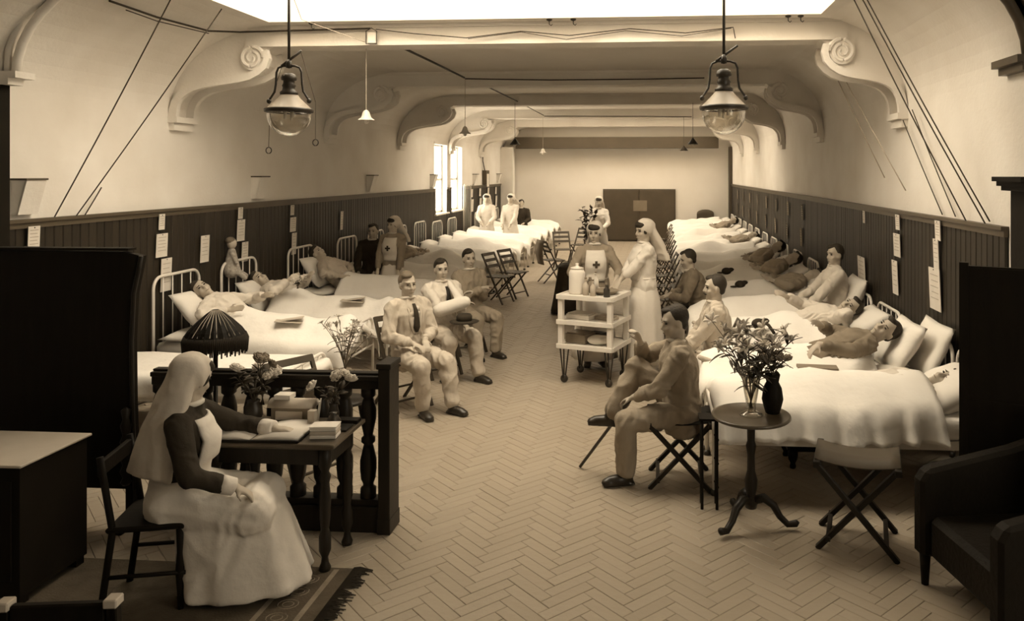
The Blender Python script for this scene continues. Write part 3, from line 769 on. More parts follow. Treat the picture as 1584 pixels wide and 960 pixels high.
# ------------------------------------------------------------------ right foreground furniture
rt = thing('pedestal_table', 'small round dark tripod table carrying the vase of lilies', 'table', (.61, 5.06, 0))
MB().lathe([(0,.685),(.10,.685),(.245,.70),(.255,.71),(.25,.722),(.235,.72),(.225,.714),(0,.714)], 36).build('table_top', 'table_wood', rt, True)
MB().lathe([(0,.12),(.035,.12),(.045,.16),(.028,.20),(.04,.25),(.042,.30),(.026,.36),(.024,.46),(.034,.52),(.024,.55),(.026,.62),(.04,.66),(.06,.69),(0,.69)], 16).build('pedestal', 'dark_wood', rt, True)
for a in (-2.4, -.15, 1.9):
    d = V((math.cos(a), math.sin(a), 0)); pts = [d*.02+V((0,0,.17)), d*.08+V((0,0,.19)), d*.14+V((0,0,.15)), d*.18+V((0,0,.08)), d*.23+V((0,0,.035)), d*.28+V((0,0,.045)), d*.29+V((0,0,.06))]
    MB().tube(pts, [.03,.03,.026,.022,.022,.024,.016], 8).build('leg', 'dark_wood', rt, True)
vase('tall clear glass vase of lilies on the round table', (.61, 5.06, .716), [(0,0),(.075,0),(.07,.012),(.03,.03),(.03,.06),(.045,.14),(.06,.24),(.075,.30),(.072,.30),(.056,.235),(.04,.14),(.022,.06),(0,.05)], 'glass')
bouquet('lily_bunch', 'full bunch of pale lilies with dark leaves in the glass vase', (.61, 5.06, .76), .58, .30, 20, 130, lily, 22, 12, ll=.12, lw=.026)
vase('dark bulbous vase beside the glass vase', (.755, 5.12, .716), [(0,0),(.045,0),(.055,.03),(.07,.09),(.06,.16),(.04,.20),(.05,.25),(0,.245)], 'leather')
bouquet('dahlia_bunch', 'low bunch of mottled dark blooms in the bulbous vase', (.755, 5.12, .94), .16, .14, 7, 30, rose_mesh(.035, 'petal_dark'), 7, 15, ll=.09)
def xstool(name, label, loc, rz, w, d, h, m, seatm, cat='stool'):
    t = thing(name, label, cat, loc, rz)
    for s in (-1, 1):
        MB().bar((s*w/2, -d/2, 0), (s*w/2, d/2, h), .03, .042, (1,0,0)).build('leg', m, t, bev=.003)
        MB().bar((s*(w/2-.035), d/2, 0), (s*(w/2-.035), -d/2, h), .03, .042, (1,0,0)).build('leg', m, t, bev=.003)
    for y in (-d/2, d/2):
        MB().bar((-w/2-.02, y, h), (w/2+.02, y, h), .04, .04).build('seat_rail', m, t, bev=.004)
        MB().bar((-w/2, y*.72, h*.14), (w/2, y*.72, h*.14), .028, .028).build('stretcher', m, t, bev=.003)
    rings = []
    for i in range(9):
        u = -1+2*i/8; y = u*(d/2+.015); z = h+.022-.03*(1-u*u)
        rings.append([(-w/2+.02, y, z), (w/2-.02, y, z), (w/2-.02, y, z+.008), (-w/2+.02, y, z+.008)])
    MB().loft(rings).build('canvas_seat', seatm, t, True)
    return t
xstool('folding_bench', 'dark folding X-legged bench the man with the cane sits on', (.17, 5.78, 0), PI/2, .42, .44, .47, 'dark_wood', 'leather', 'bench')
xstool('folding_stool', 'empty X-legged folding stool with canvas seat beside the armchair', (1.24, 4.90, 0), math.radians(75), .40, .46, .52, 'dark_wood', 'door_brown')
os_ = thing('footstool', 'dark upholstered footstool with short turned legs under the bed edge', 'footstool', (1.32, 6.22, 0), .05); os_.scale = (1.15, 1, .78)
MB().bb(-.28, .28, -.17, .17, .17, .26).build('seat_frame', 'black_wood', os_, bev=.015)
rings = []
for z, k_ in ((.26, 1.0), (.30, 1.02), (.34, .98), (.365, .85), (.375, .5)): rings.append([(.29*k_*math.copysign(abs(math.cos(a))**.45, math.cos(a)), .18*k_*math.copysign(abs(math.sin(a))**.45, math.sin(a)), z) for a in [2*PI*q/24 for q in range(24)]])
MB().loft(rings).build('cushion', 'leather', os_, True)
for sx in (-.24, .24):
    for sy in (-.13, .13): MB().lathe([(.018,0),(.022,.02),(.016,.05),(.03,.09),(.034,.13),(.034,.18)], 10, (sx, sy, 0)).build('leg', 'black_wood', os_, True)
bs_ = thing('bamboo_stand', 'slender dark bamboo stand next to the round table', 'stand', (.36, 5.34, 0))
MB().bb(-.07, .07, -.07, .07, .60, .615).build('stand_top', 'black_wood', bs_)
for sx in (-.05, .05):
    for sy in (-.05, .05):
        MB().lathe([(.010,0),(.010,.14),(.015,.15),(.010,.16),(.010,.30),(.015,.31),(.010,.32),(.010,.46),(.015,.47),(.010,.48),(.010,.60)], 8, (sx, sy, 0)).build('leg', 'black_wood', bs_, True)
ac = thing('armchair', 'black leather armchair with sloping arm in front of the dark screen', 'armchair', (1.84, 4.14, 0), math.radians(100))
MB().bb(-.30, .30, -.28, .30, .16, .40).build('seat', 'leather', ac, bev=.03)
for s in (-1, 1):
    MB().prism([(-.32,.16),(.34,.16),(.34,.58),(.30,.64),(-.2,.74),(-.34,.78)], lambda a, c, t: (t, a, c), s*.30, s*.40).build('arm', 'leather', ac, bev=.02)
    for y in (-.3, .3): MB().cone((s*.34, y, 0), (s*.34, y, .18), .02, .032, 8).build('leg', 'black_wood', ac, True)
MB().prism([(-.26,.16),(-.40,.16),(-.52,.92),(-.44,1.0),(-.34,.94)], lambda a, c, t: (t, a, c), -.32, .32).build('backrest', 'leather', ac, bev=.03)
sr = thing('folding_screen', 'tall black folding screen standing before the right bed heads', 'screen', (0, 0, 0))
for i, (a, b) in enumerate((((1.82, 4.82), (2.30, 4.60)), ((2.30, 4.60), (2.78, 4.82)))):
    p, q = V((*a, 0)), V((*b, 0)); z0, z1 = .05, 1.72
    pn = MB().bar(p+V((0,0,(z0+z1)/2)), q+V((0,0,(z0+z1)/2)), .03, z1-z0).build('panel', 'black_wood', sr)
    d = (q-p).normalized()
    for r in (p, q-d*.05): MB().bar(r+V((0,0,.87)), r+d*.05+V((0,0,.87)), .045, 1.74).build('stile', 'black_wood', pn)
    for z in (.12, .9, 1.68): MB().bar(p+V((0,0,z)), q+V((0,0,z)), .042, .06).build('rail', 'black_wood', pn)
cb = thing('tall_cupboard', 'tall black cupboard with a moulded cornice against the arch', 'cupboard', (2.60, 5.08, 0))
MB().bb(-.30, .33, -.16, .16, 0, 2.16).build('body', 'black_wood', cb, bev=.005)
MB().bb(-.35, .33, -.19, .18, 2.16, 2.19).bb(-.38, .33, -.21, .18, 2.19, 2.22).bb(-.41, .33, -.23, .18, 2.22, 2.25).build('cornice', 'black_wood', cb)
for s in (0, 1): 
    d_ = MB().bb(-.27+.29*s, -.01+.29*s, -.175, -.16, .1, 2.1).build('door', 'black_wood', cb, bev=.004)
    MB().ell((-.04+.06*s, -.185, 1.1), (.012,.012,.012), n=8, m=6).build('knob', 'metal_shade', d_, True)
# ------------------------------------------------------------------ left foreground furniture
ls = thing('tall_screen', 'tall near-black screen with a curved side edge beside the balustrade', 'screen', (-3.36, 4.78, 0))
poly = [(-1.6,.24),(0.02,.24),(0.0,.8),(-.005,1.2),(.01,1.5),(.045,1.66),(.06,1.74),(-.06,1.765),(-1.6,1.775)]
MB().prism(poly, lambda a, c, t: (a, t, c), -.025, .025).build('panel', 'black_wood', ls)
MB().tube([(.02,-.03,.24),(0.0,-.03,.8),(-.005,-.03,1.2),(.01,-.03,1.5),(.045,-.03,1.66),(.06,-.03,1.74)], .014, 6).build('edge_strip', 'dark_wood', ls, True)
MB().bb(-1.6, -.02, -.04, .04, 1.775, 1.79).build('top_rail', 'black_wood', ls)
for x in (-.02, -.8, -1.5): MB().bb(x-.03, x+.03, -.15, .15, 0, .05).bb(x-.025, x+.025, -.03, .03, .05, .26).build('foot', 'black_wood', ls)
MB().lathe([(.02,.28),(.034,.30),(.02,.33),(.036,.37),(.02,.41),(.036,.46),(.02,.5),(.036,.56),(.02,.6),(.034,.66),(.02,.7),(.03,.76),(.0,.78)], 10, (-.02,-.06,.0)).build('turned_post', 'dark_wood', ls, True)
st = thing('side_table', 'dark panelled table with a pale cloth top in the near corner', 'table', (-3.78, 4.06, 0))
MB().bb(-.48, .48, -.26, .26, .735, .75).build('table_top', 'pale_cloth', st, bev=.004)
MB().bb(-.46, .46, -.24, .24, .05, .735).build('body', 'black_wood', st)
for x in (-.23, .23): MB().bb(x-.19, x+.19, -.25, -.24, .14, .66).build('panel', 'black_wood', st, bev=.004)
for x in (-.42, .42):
    for y in (-.2, .2): MB().bb(x-.03, x+.03, y-.03, y+.03, 0, .06).build('foot', 'black_wood', st)
tb = thing('deed_box', 'black box with lid standing on the pale cloth top', 'box', (-4.02, 4.02, .751))
MB().bb(-.19, .19, -.22, .22, 0, .16).build('body', 'black_wood', tb, bev=.004); MB().bb(-.2, .2, -.23, .23, .16, .19).build('lid', 'black_wood', tb, bev=.004)
nc = thing('wooden_chair', 'dark chair with pale-tipped back rail in the near corner', 'chair', (-1.98, 2.62, 0), math.radians(8))
for s in (-1, 1):
    MB().bar((s*.17, -.16, 0), (s*.17, -.22, .86), .035, .035, (1,0,0)).build('back_leg', 'black_wood', nc, bev=.004)
    MB().bb(s*.17-.018, s*.17+.018, .18, .216, 0, .44).build('front_leg', 'black_wood', nc, bev=.004)
    MB().bb(s*.17-.022, s*.17+.022, -.245, -.195, .855, .885).build('rail_end', 'pale_cloth', nc, bev=.004)
MB().bb(-.15, .15, -.235, -.205, .80, .87).build('back_rail', 'black_wood', nc, bev=.006)
MB().bb(-.15, .15, -.215, -.19, .60, .65).build('back_slat', 'black_wood', nc, bev=.006)
MB().bb(-.21, .21, -.20, .22, .44, .47).build('seat', 'black_wood', nc, bev=.01)
# rug
rg = thing('rug', 'dark patterned rug with pale border and black fringe under the table', 'rug', (0, 0, 0))
MB().bb(-4.2, -1.72, 2.5, 4.34, 0.001, .004).build('pile', 'rug', rg)
for i, (x0, x1) in enumerate(((-2.06, -2.03), (-1.84, -1.81))): MB().bb(x0, x1, 2.5, 4.32, .004, .005).build('border_line', 'rug_pale', rg)
mb = MB()
for i in range(14):
    y = 2.58+.125*i
    for q in range(2): 
        rr = .045-.02*q; mb.tube([(-1.935+rr*math.cos(a*PI/6)*1.2, y+rr*math.sin(a*PI/6), .001) for a in range(12)], .006, 4, closed=True)
mb.build('border_pattern', 'rug_pale', rg)
fg = MB(); rnd = random.Random(4)
y = 2.5
while y < 4.34:
    l = rnd.uniform(.07, .12); dy = rnd.uniform(-.02,.02); fg.tube([(-1.73, y, .008), (-1.73+l*.5, y+dy*.4, .012), (-1.73+l, y+dy, .004)], [.005,.005,.003], 4); y += .009
o = fg.build('fringe', 'fringe', rg); o['kind'] = 'stuff'
# sister's chair
sc_ = thing('wooden_chair', 'dark wooden chair under the seated sister', 'chair', (-2.65, 4.00, 0), math.radians(-76))
for s in (-1, 1):
    MB().tube([(s*.18, -.24, 0), (s*.18, -.18, .44), (s*.18, -.24, .82)], .018, 8).build('back_leg', 'black_wood', sc_, True)
    MB().lathe([(.014,0),(.018,.1),(.026,.2),(.018,.3),(.022,.44)], 10, (s*.165, .14, 0)).build('front_leg', 'black_wood', sc_, True)
    MB().tube([(s*.18, -.2, .2), (s*.18, .17, .2)], .011, 6).build('stretcher', 'black_wood', sc_, True)
MB().bb(-.20, .20, -.21, .17, .43, .46).build('seat', 'black_wood', sc_, bev=.01)
MB().bb(-.19, .19, -.25, -.225, .72, .80).build('back_rail', 'black_wood', sc_, bev=.006)
# ------------------------------------------------------------------ people
def ik(a, t, l1, l2, pole):
    a, t, pole = V(a), V(t), V(pole); d = t-a; L_ = d.length
    if L_ > (l1+l2)*.999: t = a+d*((l1+l2)*.999/L_); d = t-a; L_ = d.length
    u = d.normalized(); x = (l1*l1-l2*l2+L_*L_)/(2*L_); h = math.sqrt(max(0, l1*l1-x*x))
    p = pole-u*pole.dot(u)
    if p.length < 1e-4: p = V((0,1,0))-u*u.y
    return a+u*x+p.normalized()*h, t
def frame(f, u):
    f = V(f).normalized(); r = f.cross(V(u)).normalized(); u2 = r.cross(f).normalized()
    return r, f, u2, Matrix((r, f, u2)).transposed()
def hand(mb, w, d, n, side, curl=.35, fr=.0085, s=1.0):
    # w wrist, d pointing direction, n back of hand normal, side +1 right hand
    d = V(d).normalized(); n = (V(n)-d*V(n).dot(d)).normalized(); a = d.cross(n)*side   # a towards thumb side
    R = Matrix((a, d, n)).transposed()
    mb.ell(w+d*.045*s, (.038*s, .055*s, .016*s), R, 12, 8)
    for i, (o, l) in enumerate(((.028,.075),(.010,.083),(-.009,.078),(-.027,.062))):
        p = w+d*.082*s+a*o*s; dd = d.copy(); ang = curl*(1+.12*i)
        for q, k_ in enumerate((.45,.32,.23)):
            Rm = Matrix.Rotation(-ang*(.8+.25*q)*side, 3, a*side) if False else None
            c_, s_ = math.cos(ang*(q+.6)), math.sin(ang*(q+.6))
            dd = d*c_-n*s_
            e = p+dd*l*k_*s; mb.cap(p, e, fr*(1.05-.08*q)*s, fr*(.98-.1*q)*s, 7); p = e
    b = w+d*.022*s+a*.03*s-n*.004; t1 = b+(d*.6+a*.55-n*.35).normalized()*.035*s; t2 = t1+(d*.85+a*.1-n*.4).normalized()*.028*s
    mb.cap(b-a*.01, t1, fr*1.35*s, fr*1.15*s, 7); mb.cap(t1, t2, fr*1.12*s, fr*.85*s, 7)
def ring(c, r, f, hw, hd, n=20, p=1.0, fold=0, ph=0, nf=9):
    out = []
    for k_ in range(n):
        a = 2*PI*k_/n; m_ = 1+fold*math.cos(nf*a+ph)
        out.append(c+r*(hw*m_*math.copysign(abs(math.cos(a))**p, math.cos(a)))+f*(hd*m_*math.copysign(abs(math.sin(a))**p, math.sin(a))))
    return out
TOR = [(-.12,.09,.08),(-.06,.155,.115),(.04,.158,.118),(.16,.138,.105),(.28,.155,.118),(.38,.168,.115),(.44,.135,.09),(.50,.065,.062),(.56,.055,.055)]
def person(label, loc, deg, hz=.50, lean=0.0, hl=(-.15,.3,.62), hr=(.15,.3,.62), fl=(-.12,.42,.07), fr=(.12,.42,.07), el=(-1,-.6,-.4), er=(1,-.6,-.4),
           yaw=0, pitch=0, tilt=0, s=1.0, fem=False, vox=.011, M=None, hdl=None, hdr=None, hnl=(0,0,1), hnr=(0,0,1), curl=.4, kl=(-.15,1,.3), kr=(.15,1,.3),
           top='suit_pale', bottom=None, boots='boot', hair='hair', skin='skin', collar='shirt', tie=None, moustache=False, cap=None, veil=None, veil_len=.36,
           skirt=None, bib=None, cross=False, cuffs=None, sleeve=1.0, lapel=None, detail=True, bare_legs=False, sling=None, group=None, skirt_len=None, toe=None):
    sw = .158 if fem else .178
    hc = V((0,0,hz)); sp = V((0, math.sin(lean), math.cos(lean))); fw = V((0, math.cos(lean), -math.sin(lean))); rt_ = V((1,0,0))
    neck = hc+sp*.51
    S = {1: hc+sp*.445+rt_*sw, -1: hc+sp*.445-rt_*sw}
    hu = (sp*.5+V((0,math.sin(pitch*0),1))*.5).normalized() if M is None else sp
    q = Matrix.Rotation(yaw, 3, hu) @ Matrix.Rotation(-pitch, 3, 'X') @ Matrix.Rotation(tilt, 3, 'Y')
    hf = q @ (fw*.5+V((0,1,0))*.5 if M is None else fw); hup = q @ hu
    hr_, hf, hup, HR = frame(hf, hup)
    hcen = neck+hu*.050+hup*.092
    hp = lambda x, y, z: hcen+hr_*x+hf*y+hup*z
    # limbs
    J = {}
    for sd, ht, pole, ft, kp in ((1, hr, er, fr, kr), (-1, hl, el, fl, kl)):
        e, w = ik(S[sd], V(ht), .285, .25, pole)
        hip = hc+rt_*sd*.09
        kn, an = ik(hip, V(ft), .43, .41, kp)
        J[sd] = (S[sd], e, w, hip, kn, an)
    # ---------------- body, one surface
    mb = MB()
    mb.loft([ring(hc+sp*z, rt_, fw, a, b, 16) for z, a, b in TOR])
    mb.cap(S[-1]-sp*.005, S[1]-sp*.005, .055, .055)
    mb.cap(neck-sp*.06, hp(0,-.02,-.06), .058, .052)
    mb.ell(hp(0,-.012,.025), (.074,.094,.098), HR, 16, 12)
    mb.ell(hp(0,.025,-.048), (.057,.062,.066), HR, 14, 10)
    mb.ell(hp(0,.068,-.098), (.026,.02,.018), HR, 10, 8)
    mb.ell(hp(0,.072,.030), (.054,.018,.013), HR, 12, 8)
    for x in (-.036,.036): mb.ell(hp(x,.056,-.028), (.024,.028,.026), HR, 10, 8)
    mb.cap(hp(0,.084,.016), hp(0,.104,-.026), .009, .013, 8); mb.ell(hp(0,.092,-.032), (.019,.012,.009), HR, 8, 6)
    mb.ell(hp(0,.082,-.062), (.024,.014,.011), HR, 10, 6)
    for x in (-1, 1): mb.ell(hp(x*.076,-.008,-.008), (.010,.022,.033), HR, 8, 8)
    fr_ = .0085 if vox < .012 else .0105
    for sd in (1, -1):
        sh, e, w, hip, kn, an = J[sd]
        mb.cap(sh, e, .047, .038); mb.cap(e, w, .038, .026)
        hd_ = hdr if sd > 0 else hdl
        hand(mb, w, V(hd_) if hd_ else (w-e), V(hnr if sd > 0 else hnl), sd, curl, fr_, .95 if fem else 1.0)
        lr = 1.0 if M is None else .7
        mb.cap(hip, kn, .078*lr, .054*lr); mb.cap(kn, an, .052*lr, .036*lr)
        tdir = V(toe) if toe else V((sd*.15, 1, 0)) if M is None else V((0,.4,-.9))
        tdir.normalize(); mb.cap(an-V((0,0,.02)), an-V((0,0,.03))+tdir*.12, .032, .022)
    body = mb.remesh('person', skin, None, vox, 3)
    if M is not None: body.matrix_world = M
    else: body.location = loc; body.rotation_euler = (0,0,math.radians(deg)); body.scale = (s,s,s)
    tag(body, label, 'person', group)
    # ---------------- face
    if detail:
        for x in (-.032, .032):
            MB().ell(hp(x,.0755,.010), (.014,.010,.0065), HR, 8, 6).build('eye', 'ink', body, True)
            MB().cap(hp(x*.55,.088,.030), hp(x*1.5,.076,.029), .004, .003, 6).build('eyebrow', hair, body, True)
        MB().ell(hp(0,.0925,-.064), (.022,.006,.003), HR, 8, 6).build('mouth', 'print', body, True)
    if moustache: MB().cap(hp(-.03,.088,-.054), hp(0,.100,-.046), .007, .010, 7).cap(hp(.03,.088,-.054), hp(0,.100,-.046), .007, .010, 7).build('moustache', hair, body, True)
    # ---------------- hair
    h = MB()
    h.ell(hp(0,-.030,.040), (.082,.092,.096), HR, 18, 12)
    h.ell(hp(.02,.020,.092), (.055,.062,.030), HR, 12, 8)
    if fem:
        h.ell(hp(0,.040,.074), (.076,.060,.040), HR, 12, 8)
        for x in (-1,1): h.ell(hp(x*.066,.012,.02), (.016,.040,.055), HR, 10, 8)
        if not veil: h.ell(hp(0,-.09,-.03), (.06,.05,.06), HR, 10, 8)
    else:
        h.ell(hp(0,-.06,-.02), (.066,.045,.05), HR, 12, 8)
    h.remesh('hair', hair, body, max(.009, vox*.9), 2)
    if cap == 'flat':
        MB().ell(hp(0,-.01,.095), (.105,.12,.045), HR, 18, 10).ell(hp(0,.09,.075), (.065,.05,.01), HR, 14, 6).remesh('cap', 'suit_dark', body, .011, 2)
    if cap == 'bandage':
        MB().ell(hp(0,-.012,.06), (.086,.104,.05), HR, 18, 10).remesh('bandage', 'linen', body, .011, 2)
    if veil:
        m_ = MB()
        m_.ell(hp(0,-.035,.042), (.104,.112,.110), HR, 20, 12)
        m_.ell(hp(0,-.025,.092), (.088,.090,.052), HR, 16, 10)
        b0 = hcen-hf*.07; dn = (V((0,0,-1)) if M is None else -hup); bk = V((-hf.x*.6, -hf.y*.6-.3, 0)); bk.z = 0; bk.normalize()
        rr = hr_
        rings = []
        for i in range(8):
            t = i/7; c_ = b0+hup*.05*(1-t)+dn*veil_len*t+bk*(.06*math.sin(t*PI*.6)+.11*t)
            rings.append(ring(c_, rr, hf, .092+.075*t, .066-.020*t, 28, 1.0, .07*t, 1.0, 7))
        m_.loft(rings); m_.remesh('veil', veil, body, max(.010, vox*.9), 2, wr=.008, wf=8.0)
    # ---------------- clothes
    mg = .016
    c = MB()
    lo = -.16 if (bottom and not skirt) else -.06
    rows = [(lo,.168,.128)]+[(z, a+mg+.004, b+mg+.004) for z, a, b in TOR if -.02 < z < .47]+[(.485,.088,.078),(.52,.068,.066)]
    c.loft([ring(hc+sp*z, rt_, fw, a, b, 20) for z, a, b in rows])
    if fem: 
        for x in (-.06,.06): c.ell(hc+sp*.31+rt_*x+fw*.09, (.068,.055,.068), None, 12, 8)
    c.cap(S[-1], S[1], .066, .066)
    c.cap(neck-sp*.03-rt_*.03, S[-1]*.6+neck*.4, .06, .058); c.cap(neck-sp*.03+rt_*.03, S[1]*.6+neck*.4, .06, .058)
    for sd in (1, -1):
        sh, e, w, hip, kn, an = J[sd]
        c.cap(sh, e, .063 if not fem else .066, .056)
        if sleeve >= 1: c.cap(e, w-(w-e).normalized()*.055, .055, .043)
        elif sleeve > .5: c.cap(e, e+(w-e)*.3, .056, .05)
    jk = c.remesh('dress' if skirt else ('jacket' if lapel or tie else 'shirt'), top, body, max(.010, vox), 3, wr=.008 if fem else .017, wf=12.0)
    if collar:
        pts = [neck+sp*(.012+.012*math.cos(a))+rt_*.064*math.sin(a)+fw*(.062*math.cos(a)+.004) for a in [2*PI*i/16 for i in range(16)]]
        MB().tube(pts, .016, 7, closed=True).build('collar', collar, body, True)
    def chestpt(z, x, off):
        # front surface of the clothed torso
        for i in range(len(rows)-1):
            if rows[i][0] <= z <= rows[i+1][0]:
                t = (z-rows[i][0])/(rows[i+1][0]-rows[i][0]); a = rows[i][1]+(rows[i+1][1]-rows[i][1])*t; b = rows[i][2]+(rows[i+1][2]-rows[i][2])*t; break
        if fem and .24 < z < .38: b += .03
        return hc+sp*z+rt_*x+fw*(b*math.sqrt(max(0,1-(x/a)**2))+off)
    if lapel:
        m_ = MB()
        for i in range(6):
            z0, z1 = .20+.05*i, .25+.05*i; w0, w1 = .008+.011*i, .008+.011*(i+1)
            m_.add([chestpt(z0,-w0,.006), chestpt(z0,w0,.006), chestpt(min(z1,.484),w1,.006), chestpt(min(z1,.484),-w1,.006), chestpt(z0,-w0,-.02), chestpt(z0,w0,-.02), chestpt(min(z1,.484),w1,-.02), chestpt(min(z1,.484),-w1,-.02)],
                   [(0,1,2,3),(7,6,5,4),(0,4,5,1),(1,5,6,2),(2,6,7,3),(3,7,4,0)])
        m_.build('shirt_front', lapel, body, True)
        for sd in (-1,1):
            m_ = MB(); rings = []
            for i in range(7):
                z = .18+.05*i; w0 = .006+.011*i
                rings.append([chestpt(min(z,.484), sd*w0, .010), chestpt(min(z,.484), sd*(w0+.012+.028*math.sin(PI*min(1,i/6+.15))), .013), chestpt(min(z,.484), sd*(w0+.012+.028*math.sin(PI*min(1,i/6+.15))), .004), chestpt(min(z,.484), sd*w0, .002)])
            m_.loft(rings); m_.build('lapel', top, body, True)
    if tie:
        rings = []
        for i in range(7):
            z = .475-.045*i; w0 = .014+.004*i if i < 6 else .012
            rings.append([chestpt(z,-w0,.012), chestpt(z,w0,.012), chestpt(z,w0,.022), chestpt(z,-w0,.022)])
        MB().loft(rings).build('tie', tie, body, True)
    if bottom:
        c = MB()
        c.loft([ring(hc+sp*z, rt_, fw, a, b, 18) for z, a, b in ((-.13,.11,.10),(-.07,.165,.128),(.0,.172,.132),(.08,.165,.125))])
        for sd in (1, -1):
            sh, e, w, hip, kn, an = J[sd]
            c.cap(hip, kn, .098, .079); c.cap(kn, an+(kn-an).normalized()*.05, .077, .066)
        c.remesh('trousers', bottom, body, max(.011, vox), 3, wr=.018, wf=10.0)
    if boots:
        for sd in (1, -1):
            an = J[sd][5]; tdir = V(toe) if toe else V((sd*.18, 1, 0)); tdir.normalize(); sdv = tdir.cross(V((0,0,1)))
            R = Matrix((sdv, tdir, V((0,0,1)))).transposed()
            b = MB(); b.cap(an+V((0,0,.04)), an-V((0,0,.01)), .045, .045)
            b.ell(an-V((0,0,.028))+tdir*.055, (.046,.115,.040), R, 14, 8); b.ell(an-V((0,0,.038))+tdir*.13, (.046,.055,.030), R, 12, 8)
            b.box(an-V((0,0,.058))+tdir*.06, (.075,.23,.018), R); b.box(an-V((0,0,.058))-tdir*.035, (.066,.06,.02), R)
            b.remesh('boot', boots, body, .010, 2)
    if skirt and hz > .7:
        H_ = hz; rings = []
        for i in range(10):
            t = i/9; z = H_+.10-(H_+.10-.12)*t
            rings.append(ring(V((0,.012*t,z)), rt_, V((0,1,0)), .140+.035*min(1,t*5)+.10*t, .112+.045*min(1,t*5)+.115*t, 72, 1.0, .035*t, .6, 11))
        MB().loft(rings).build('apron_skirt', skirt, body, True)
    elif skirt:
        c = MB(); kn = (J[1][4]+J[-1][4])/2; hem = .04
        c.cap(hc-rt_*.06, J[-1][4]-V((0,0,.02)), .15, .115); c.cap(hc+rt_*.06, J[1][4]-V((0,0,.02)), .15, .115)
        c.cap(J[-1][4], J[1][4], .115, .115)
        c.loft([ring(hc+sp*z, rt_, fw, a, b, 20) for z, a, b in ((-.1,.18,.15),(.05,.182,.152),(.14,.170,.140))])
        mid = (hc+kn)/2; rings = []
        for i in range(10):
            t = i/9; z = (mid.z-.02)*(1-t)+hem*t
            cy = mid.y+.06+.10*t; hl_ = (kn.y-hc.y)/2+.07+.06*t
            rings.append(ring(V((0,cy,z)), rt_, V((0,1,0)), .205+.06*t, hl_, 60, .8, .05*t, .3, 9))
        c.loft(rings); c.remesh('apron_skirt', skirt, body, .012, 2, wr=.010, wf=7.0)
    if bib:
        rings = []
        for i in range(11):
            z = .10+.036*i; hw = .105+.022*math.sin(PI*i/10)
            P = [chestpt(z, -hw+2*hw*k_/10, .020) for k_ in range(11)]; Q = [chestpt(z, hw-2*hw*k_/10, .002) for k_ in range(11)]
            rings.append(P+Q)
        bb_ = MB().loft(rings).build('apron_bib', bib, body, True)
        if cross:
            for hw, hh in ((.042,.014),(.014,.042)):
                rings = []
                for zz in (.30-hh, .30+hh): rings.append([chestpt(zz, -hw+2*hw*k_/6, .028) for k_ in range(7)]+[chestpt(zz, hw-2*hw*k_/6, .012) for k_ in range(7)])
                MB().loft(rings).build('red_cross_bar', 'cross_cloth', bb_)
    if cuffs:
        for sd in (1,-1):
            sh, e, w, hip, kn, an = J[sd]; d = (w-e).normalized()
            MB().tube([w-d*.085, w-d*.06, w-d*.008, w-d*.004], [.047,.050,.047,.040], 16).build('cuff', cuffs, body, True)
    if fem and skirt:
        MB().tube([hc+sp*.125+rt_*(.155*math.cos(a))+fw*(.123*math.sin(a)) for a in [2*PI*i/24 for i in range(24)]], .014, 6, closed=True).build('belt', skirt, body, True)
    if sling:
        sh, e, w, hip, kn, an = J[1]
        c = MB(); c.cap(e, w+(w-e)*.15, .078, .066); c.cap(w, neck-rt_*.06+fw*.05, .05, .03); c.cap(e-V((0,0,.01)), w-V((0,0,.03)), .07, .05)
        c.remesh('arm_sling', sling, body, .012, 3)
    return body
def lying(label, X, Y, Z, right, lean=.5, **kw):
    # hips at (X,Y,Z), head towards the wall
    if not right: M = Matrix(((0,0,-1,X),(-1,0,0,Y),(0,1,0,Z),(0,0,0,1)))
    else: M = Matrix(((0,0,1,X),(1,0,0,Y),(0,1,0,Z),(0,0,0,1)))
    a = dict(hz=0, hl=(-.22,.18,.05), hr=(.22,.18,.05), fl=(-.09,-.02,-.86), fr=(.09,-.02,-.86), el=(-1,-.2,-.2), er=(1,-.2,-.2), kl=(0,1,0), kr=(0,1,0), boots=None, collar=None, top='shirt', M=M)
    a.update(kw)
    return person(label, None, 0, lean=lean, **a)
# sister at the writing table
person('sister in white veil and dark dress writing at the table', (-2.58, 4.02, 0), -75, hz=.54, lean=.10, hl=(-.22,.46,.82), hr=(.18,.34,.64), hdl=(.1,.95,-.1), hdr=(.0,.9,-.5), er=(1,-.5,-.5), el=(-1,-.3,-.5),
       fl=(-.10,.46,.07), fr=(.10,.46,.07), yaw=.95, pitch=.25, s=.97, fem=True, vox=.008, top='dress_dark', skirt='linen', bib='linen', cuffs='linen', veil='veil', veil_len=.50, collar='linen', curl=.5)
